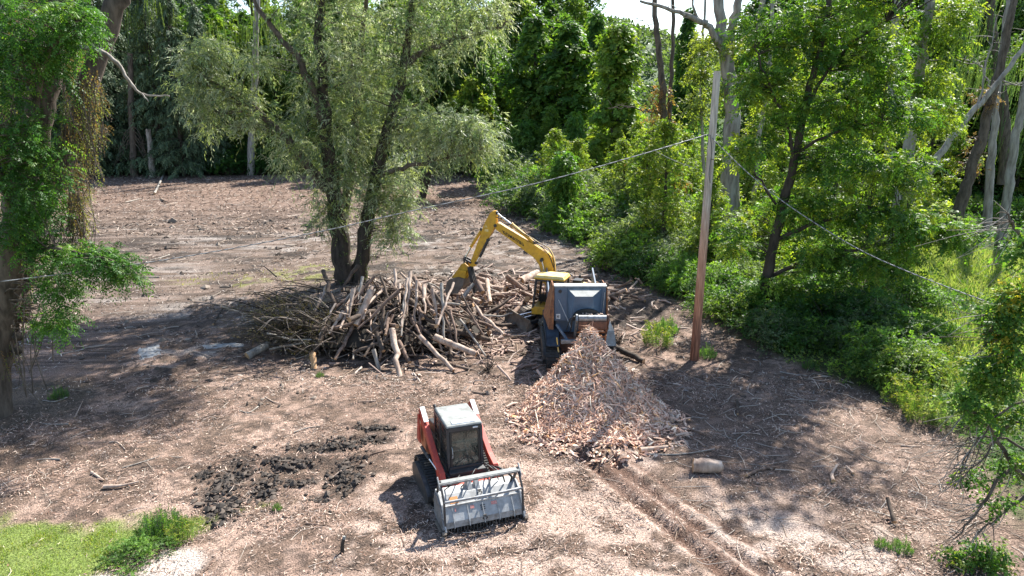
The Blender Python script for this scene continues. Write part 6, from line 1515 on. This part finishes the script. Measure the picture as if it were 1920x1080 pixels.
# sunlit tree between wood and pillars
for px, py, Yd, s, lab in [(880, 200, 98, .95, 'bright green rounded tree above the clearing mouth'), (930, 170, 104, .9, 'yellow green tree just left of the dark twin pillars'), (1290, 300, 62, .55, 'bright yellow green sapling thicket left of the pole'), (1195, 300, 70, .6, 'bright green young tree right of the isolated pillar'), (1200, 330, 64, .42, 'small fresh green tree near the twin dead trunks'), (1460, 420, 46, .55, 'sunny yellow green tree behind the dark trunked tree'), (1330, 430, 44, .42, 'yellow green small tree right behind the timber pole'), (1560, 420, 50, .7, 'sunny green tree filling the gap behind the fern like leaves'), (1620, 400, 56, .85, 'tall yellow green tree far behind the dark trunked tree'), (1700, 400, 48, .5, 'yellow green tree below the vine wrapped trunk'), (1480, 300, 66, 1.1, 'tall thin crowned tree behind the fork of the pale tree'), (1740, 300, 68, .9, 'green tree in the background behind the leaning white trunk')]:
    p = at(px, py, Yd); place(PTY, 'young_tree', lab, 'tree', p[0], p[1], s)
# valley bushes beyond
for px, Yd, s, lab, pr in [(1212, 150, 3.6, 'rounded grey olive tree in the distant valley', PSV[1]), (1270, 165, 3.6, 'pale green tree on the valley slope right of the rounded one', PB[0]), (1180, 130, 2.6, 'dark green mound of vines left in the valley', PB[2]), (1240, 125, 2.2, 'dark green mound of vines behind the twin trunks', PB[2]), (1300, 120, 3.0, 'dark shaded thicket left of the forked tree', PB[2]), (1205, 105, 2.2, 'bright green thicket below the valley mound', PB[0]), (1280, 98, 2.4, 'green thicket below the dark shaded one', PB[2]), (1330, 105, 3.0, 'green thicket behind the pole top', PB[0]), (1190, 92, 1.9, 'yellowish low thicket in front of the valley', PB[1]), (1240, 84, 1.8, 'bright yellow green shrub mass left of the twin trunks', PB[1]), (1160, 200, 4.0, 'distant green tree mass at the foot of the hill', PB[0]), (1310, 210, 4.2, 'distant dark tree mass at the foot of the hill', PB[2]), (1240, 230, 4.2, 'blue green distant tree mass below the hill', PB[2])]:
    p = at(px, 200, Yd); place(pr, 'shrub_mass', lab, 'bush', p[0], p[1], s)
# trees behind the right side, thin enough to let sky through
for i in range(64):
    px = rng.uniform(1430, 2200); Yd = rng.uniform(72, 140); p = at(px, 300, Yd)
    place([PT[3], PT[0], PTY][i % 3], 'broadleaf_tree', ['tall green', 'broad dark green', 'yellow green'][i % 3] + ' tree in the loose wood ' + ('behind the leaning dark trunked tree' if px < 1700 else 'beyond the dead trunks near the right edge' if px < 1950 else 'past the right edge'), 'tree', p[0], p[1], rng.uniform(.7, 1.0) * (1.2 if i % 3 == 2 else .9), group='trees behind the right thicket')
for px in np.arange(1430, 2150, 50):
    Yd = rng.uniform(84, 96); p = at(px, 300, Yd); place(PT[rng.integers(0, 3)], 'broadleaf_tree', 'tall leafy tree in the back row ' + ('behind the pale forked tree' if px < 1500 else 'behind the leaning dark trunked tree' if px < 1730 else 'behind the dead trunks at right'), 'tree', p[0], p[1], rng.uniform(1.0, 1.25), group='back row of trees at right')
# weeping willow upper right
Yq = 66; W = Geo(); g = Geo(); bp0 = at(1880, 330, Yq)
L = [px_limb(W, [(1880, 345, Yq), (1885, 250, Yq), (1875, 150, Yq), (1860, 40, Yq), (1850, -60, Yq)], .5, .3, 'bark', .05)]
C = np.concatenate([at(px, py, Yq) + in_ball(n, .5) * np.array([rx, 2.0, rz]) for px, py, rx, rz, n in ((1830, 30, 3.2, 2.5, 170), (1800, 130, 2.2, 2.5, 120), (1880, 120, 3, 3, 150), (1780, 210, 1.3, 1.8, 40), (1850, -60, 5, 2, 90), (1900, 230, 2, 2.5, 60))])
d = rdir(len(C)) * .18; d[:, 2] -= 1; d[:, 0] -= .12
sprays(g, C, d, rng.uniform(1.5, 3.4, len(C)), 26, .24, .05, .35, 0, .15, pal([(.045, .085, .035), (.06, .105, .045), (.09, .13, .05)], len(C)), leafdroop=.6)
finish_tree('weeping_willow', 'weeping willow with long hanging dull green strands behind the dead trunks at right', 'tree', (bp0[0], bp0[1], 0), W, g)
Yq = 60; W = Geo(); g = Geo(); bp0 = at(560, 300, Yq + 40)
L = [px_limb(W, [(470, 330, 101), (475, 200, 101), (480, 60, 101), (485, -60, 101)], .5, .3, 'grey_bark', .05)]
C = np.concatenate([at(px, py, 99) + in_ball(n, .5) * np.array([rx, 2.0, rz]) for px, py, rx, rz, n in ((300, 0, 2.5, 3.0, 60), (250, 10, 2, 2.4, 26), (430, 60, 4, 4, 90), (500, 20, 3, 4, 60), (290, 90, 1.2, 2.0, 16))])
d = rdir(len(C)) * .18; d[:, 2] -= 1
sprays(g, C, d, rng.uniform(2, 5, len(C)), 26, .38, .09, .35, 0, .15, pal([(.075, .11, .03), (.09, .125, .04), (.05, .085, .025)], len(C)), leafdroop=.6)
finish_tree('weeping_willow', 'weeping willow with yellow green hanging strands above the dark spruces', 'tree', (at(470, 330, 101)[0], 101, 0), W, g)

# ---- thicket along the right of the clearing
def along(px, py): q = G(px, py); return q[0], q[1]
TH = [(945, 330, PSV[1], 1.6, 'dusky grey green shrub at the far corner of the clearing'), (985, 330, PSV[0], 1.5, 'silvery shrub behind the far corner shrub'), (1010, 355, PSV[0], 1.5, 'silvery grey shrub left of the pointed vine cone'), (1000, 392, PSV[1], 1.1, 'grey green shrub at the clearing edge below the silvery ones'), (1040, 400, PB[0], 1.2, 'green leafy shrub in front of the vine covered stump tree'), (1095, 400, PSV[0], 1.3, 'pale shrub right of the vine covered stump tree'), (1090, 435, PSV[1], .9, 'low dull shrub at the bend of the clearing edge'), (1140, 400, PB[1], 1.5, 'yellow green shrub below the isolated pillar'), (1135, 445, PSV[1], 1.0, 'grey green shrub on the edge beyond the boom'), (1180, 420, PSV[0], 1.4, 'large silvery shrub at the foot of the dead trunks'), (1180, 480, PSV[1], 1.0, 'dull sage shrub on the clearing edge above the stick heap'), (1220, 470, PSV[0], 1.2, 'silvery shrub with pale stems left of the pole'), (1230, 515, PSV[1], .9, 'low sage shrub beside the pole side of the clearing edge'), (1270, 480, PB[1], 1.2, 'yellowish shrub behind the pole'), (1280, 540, PB[0], .8, 'small green shrub left of the pole at the edge'), (1330, 500, PB[1], 1.1, 'bright shrub right behind the timber pole'), (1340, 560, PB[0], 1.0, 'green shrub right of the timber pole'), (1390, 520, PB[1], 1.2, 'sunlit shrub under the leaning dark trunk'), (1400, 600, PB[2], 1.0, 'dark green shrub at the foot of the leaning dark trunk'), (1450, 640, PB[2], .9, 'dark green bush at the shaded edge left of the vine mound'), (1500, 590, PB[2], 1.2, 'deep green bush behind the vine mound'), (1560, 630, PB[2], 1.25, 'rounded dark vine mound at the edge of the soil'), (1620, 640, PB[2], 1.2, 'large dark leafy mound hanging over the clearing edge'), (1680, 660, PB[0], 1.0, 'green mound right of the dark leafy mound'), (1620, 560, PB[0], 1.3, 'mid green bush behind the dark leafy mound'), (1700, 580, PB[0], 1.0, 'mid green bush at the edge of the sunny meadow'), (1750, 640, PB[0], .6, 'low green bush among tall weeds'), (1790, 330, PSV[0], 1.5, 'white flecked shrub under the leaning white trunk'), (1860, 350, PSV[0], 1.6, 'white flecked shrub between the dead trunks'), (1905, 345, PSV[1], 1.6, 'dull green shrub at the right edge under dead trunks'), (1820, 400, PB[1], .6, 'yellow green shrub at the back of the sunny meadow'), (1760, 380, PB[0], .8, 'green shrub left at the back of the meadow'), (1915, 420, PB[0], .8, 'green shrub right at the back of the meadow'), (1160, 370, PB[0], 1.6, 'green shrub at the foot of the isolated pillar'), (1220, 400, PB[1], 1.5, 'yellow green shrub in front of the twin dead trunks'), (1420, 470, PB[0], 1.4, 'green shrub behind the leaning dark trunk'), (1520, 500, PB[1], 1.3, 'sunny shrub under the layered branches'), (1280, 430, PB[0], 1.5, 'fresh green shrub half way to the pale forked tree'), (1360, 420, PB[1], 1.5, 'sunny shrub at the foot of the pale forked tree')]
for px, py, pr, s, lab in TH:
    x, y = along(px, py); place(pr, 'shrub', lab, 'shrub', x, y, s * (1.1 + .5 * min(1, max(0, (y - 35) / 30))))
for i in range(150):
    y = rng.uniform(24, 98); x = edge_x(y) + .4 + rng.gamma(1.3, 4.5); 
    ppx = 960 + 1400 * x / (y * .968 + 2.6)
    if (y < 45 and x > edge_x(y) + 7) or (1730 < ppx < 1910 and y < 52) or (1000 < ppx < 1100 and 52 < y < 62): continue
    place([PB[0], PB[2], PSV[1], PB[1], PB[0]][i % 5], 'shrub', ['leafy green', 'deep green', 'sage grey', 'yellow green', 'leafy green'][i % 5] + ' shrub in the thicket ' + ('between the clearing and the twin dead trunks' if ppx < 1230 else 'behind the timber pole' if ppx < 1420 else 'under the tall leaning dark trunked tree' if ppx < 1720 else 'near the right edge under the dead trees'), 'shrub', x, y, rng.uniform(.6, 1.3) * (.85 + .9 * min(1, max(0, (y - 32) / 30))), group='thicket shrubs')
for i in range(26):
    y = rng.uniform(46, 92); x = edge_x(y) + 2.5 + rng.gamma(1.5, 5)
    if 1150 < 960 + 1400 * x / y < 1330 and y > 62: continue
    place(PTY if i % 3 else PT[3], 'young_tree', ('young green' if i % 3 else 'slender green') + ' tree rising from the thicket ' + ('close to the clearing edge' if x < edge_x(y) + 6 else 'deep behind the first shrubs'), 'tree', x, y, rng.uniform(.35, .7) * (1 if i % 3 else .6), group='young trees in the thicket')
WD = [(1700, 765), (1730, 745), (1760, 770), (1725, 790), (1790, 790), (1770, 800), (1680, 740), (1810, 760), (1840, 790), (1795, 745), (1845, 740), (1870, 760), (1745, 720), (1830, 700), (1880, 700), (1780, 700)]
for i, (px, py) in enumerate(WD):
    x, y = along(px, py); place([PW, PWG, PWS][i % 3], 'tall_weeds', 'tall feathery weeds at the right edge of the bare soil', 'weeds', x, y, rng.uniform(.7, 1.05), group='tall weeds at right')
for px, py, pr, s, lab in [(290, 1003, PWG, .75, 'blue green weed clump at the edge of the lawn'), (322, 995, PWG, .7, 'fresh green weed clump beside the lawn corner'), (338, 1012, PW, .45, 'yellow green weed clump at the lawn corner casting a shadow'), (1232, 645, PW, .9, 'leafy green weed clump left of the timber pole'), (1250, 620, PWG, .9, 'thin green weed clump just behind the other by the pole'), (1325, 668, PWG, .6, 'small green weeds at the foot of the timber pole'), (600, 705, PWG, .25, 'tiny green sprig at the lower foot of the big heap'), (1690, 1035, PWG, .4, 'small bright green weeds by the reddish stump stake'), (1655, 1030, PWG, .3, 'tiny bright green weeds left of the reddish stump stake'), (520, 955, PWG, .22, 'tiny green sprig beside the dark clods'), (938, 545, PWG, .5, 'green sprig among the logs of the low heap'), (110, 745, PWG, .5, 'small green weeds below the tree at the left edge'), (1520, 690, PWG, .5, 'yellow green weeds on the edge of the soil')]:
    x, y = along(px, py); place(pr, 'weed_clump', lab, 'weeds', x, y, s)
for px, py, lab in ((1160, 640, 'bare brown twiggy bush right of the grinder'), (915, 695, 'flattened brown twiggy brush left of the grinder shadow')):
    x, y = along(px, py); W = Geo()
    for i in range(60):
        d = rdir(1, .9)[0] * rng.uniform(.4, 1.0); d[2] = abs(d[2]); W.tube([(0, 0, 0), d * .5 + rng.normal(0, .05, 3), d], [.012, .008, .003], 'bark', 3, cap=False)
    tag(obj('twiggy_bush', W, None, (x, y, gz(x, y))), lab, 'bush')
# leafy low plants lying at the foot of the lawn plants
x, y = along(262, 1045); place(PB[0], 'low_plant', 'dark leafy low plant at the lower edge of the lawn', 'plant', x, y, .42, None, None, .25)

# ---- ground growth: leaves and grass too many to count
g = Geo()
mead = lambda x, y: np.maximum(ell(x, y, 1850, 520, 5.0, 9, 95, .4), ell(x, y, 1850, 660, 3.0, 5, 96, .4)) * (x > edge_x(y) + 1.5)
def vegd(x, y): return (1 - .85 * mead(x, y)) * smooth(-.4, .5, x - edge_x(y) + (fbm(x, y, 2, 15) - .5) * 1.5)
for (n, y0, y1, x1, ll, hh) in ((11000, 17, 30, 26, .11, .35), (12500, 30, 50, 44, .18, .55), (9500, 50, 105, 75, .32, .9)):
    x, y = scatter(n, -4, x1, y0, y1, vegd); k = len(x)
    P = np.stack([x, y, H(x, y) + rng.uniform(0, hh, k) * (.3 + .9 * fbm(x / 1.3, y / 1.3, 2, 16))], 1)
    tone = (fbm(x / 2.5, y / 2.5, 3, 17) > .5)[:, None]
    c = np.where(tone, pal([(.10, .16, .03), (.07, .13, .03), (.13, .17, .05)], k), pal([(.035, .085, .018), (.05, .11, .022)], k))
    sprays(g, P, rdir(k, 1.2), ll * 3, 6, ll, ll * .5, .9, .3, .4, c)
tag(obj('undergrowth', g), 'low tangled leafy ground growth covering everything right of the bare soil', 'undergrowth', kind='stuff')
g = Geo()
mead = lambda x, y: np.maximum(ell(x, y, 1850, 520, 5.0, 9, 95, .4), ell(x, y, 1850, 660, 3.0, 5, 96, .4)) * (x > edge_x(y) + 1.5)
x, y = scatter(60000, 12, 36, 20, 52, mead)
blades(g, x, y, .55, .05, [(.2, .27, .08), (.25, .31, .12), (.15, .23, .05), (.28, .31, .16)], lean=.4)
tag(obj('meadow_grass', g), 'sunlit pale green meadow grass at the far right', 'grass', kind='stuff')
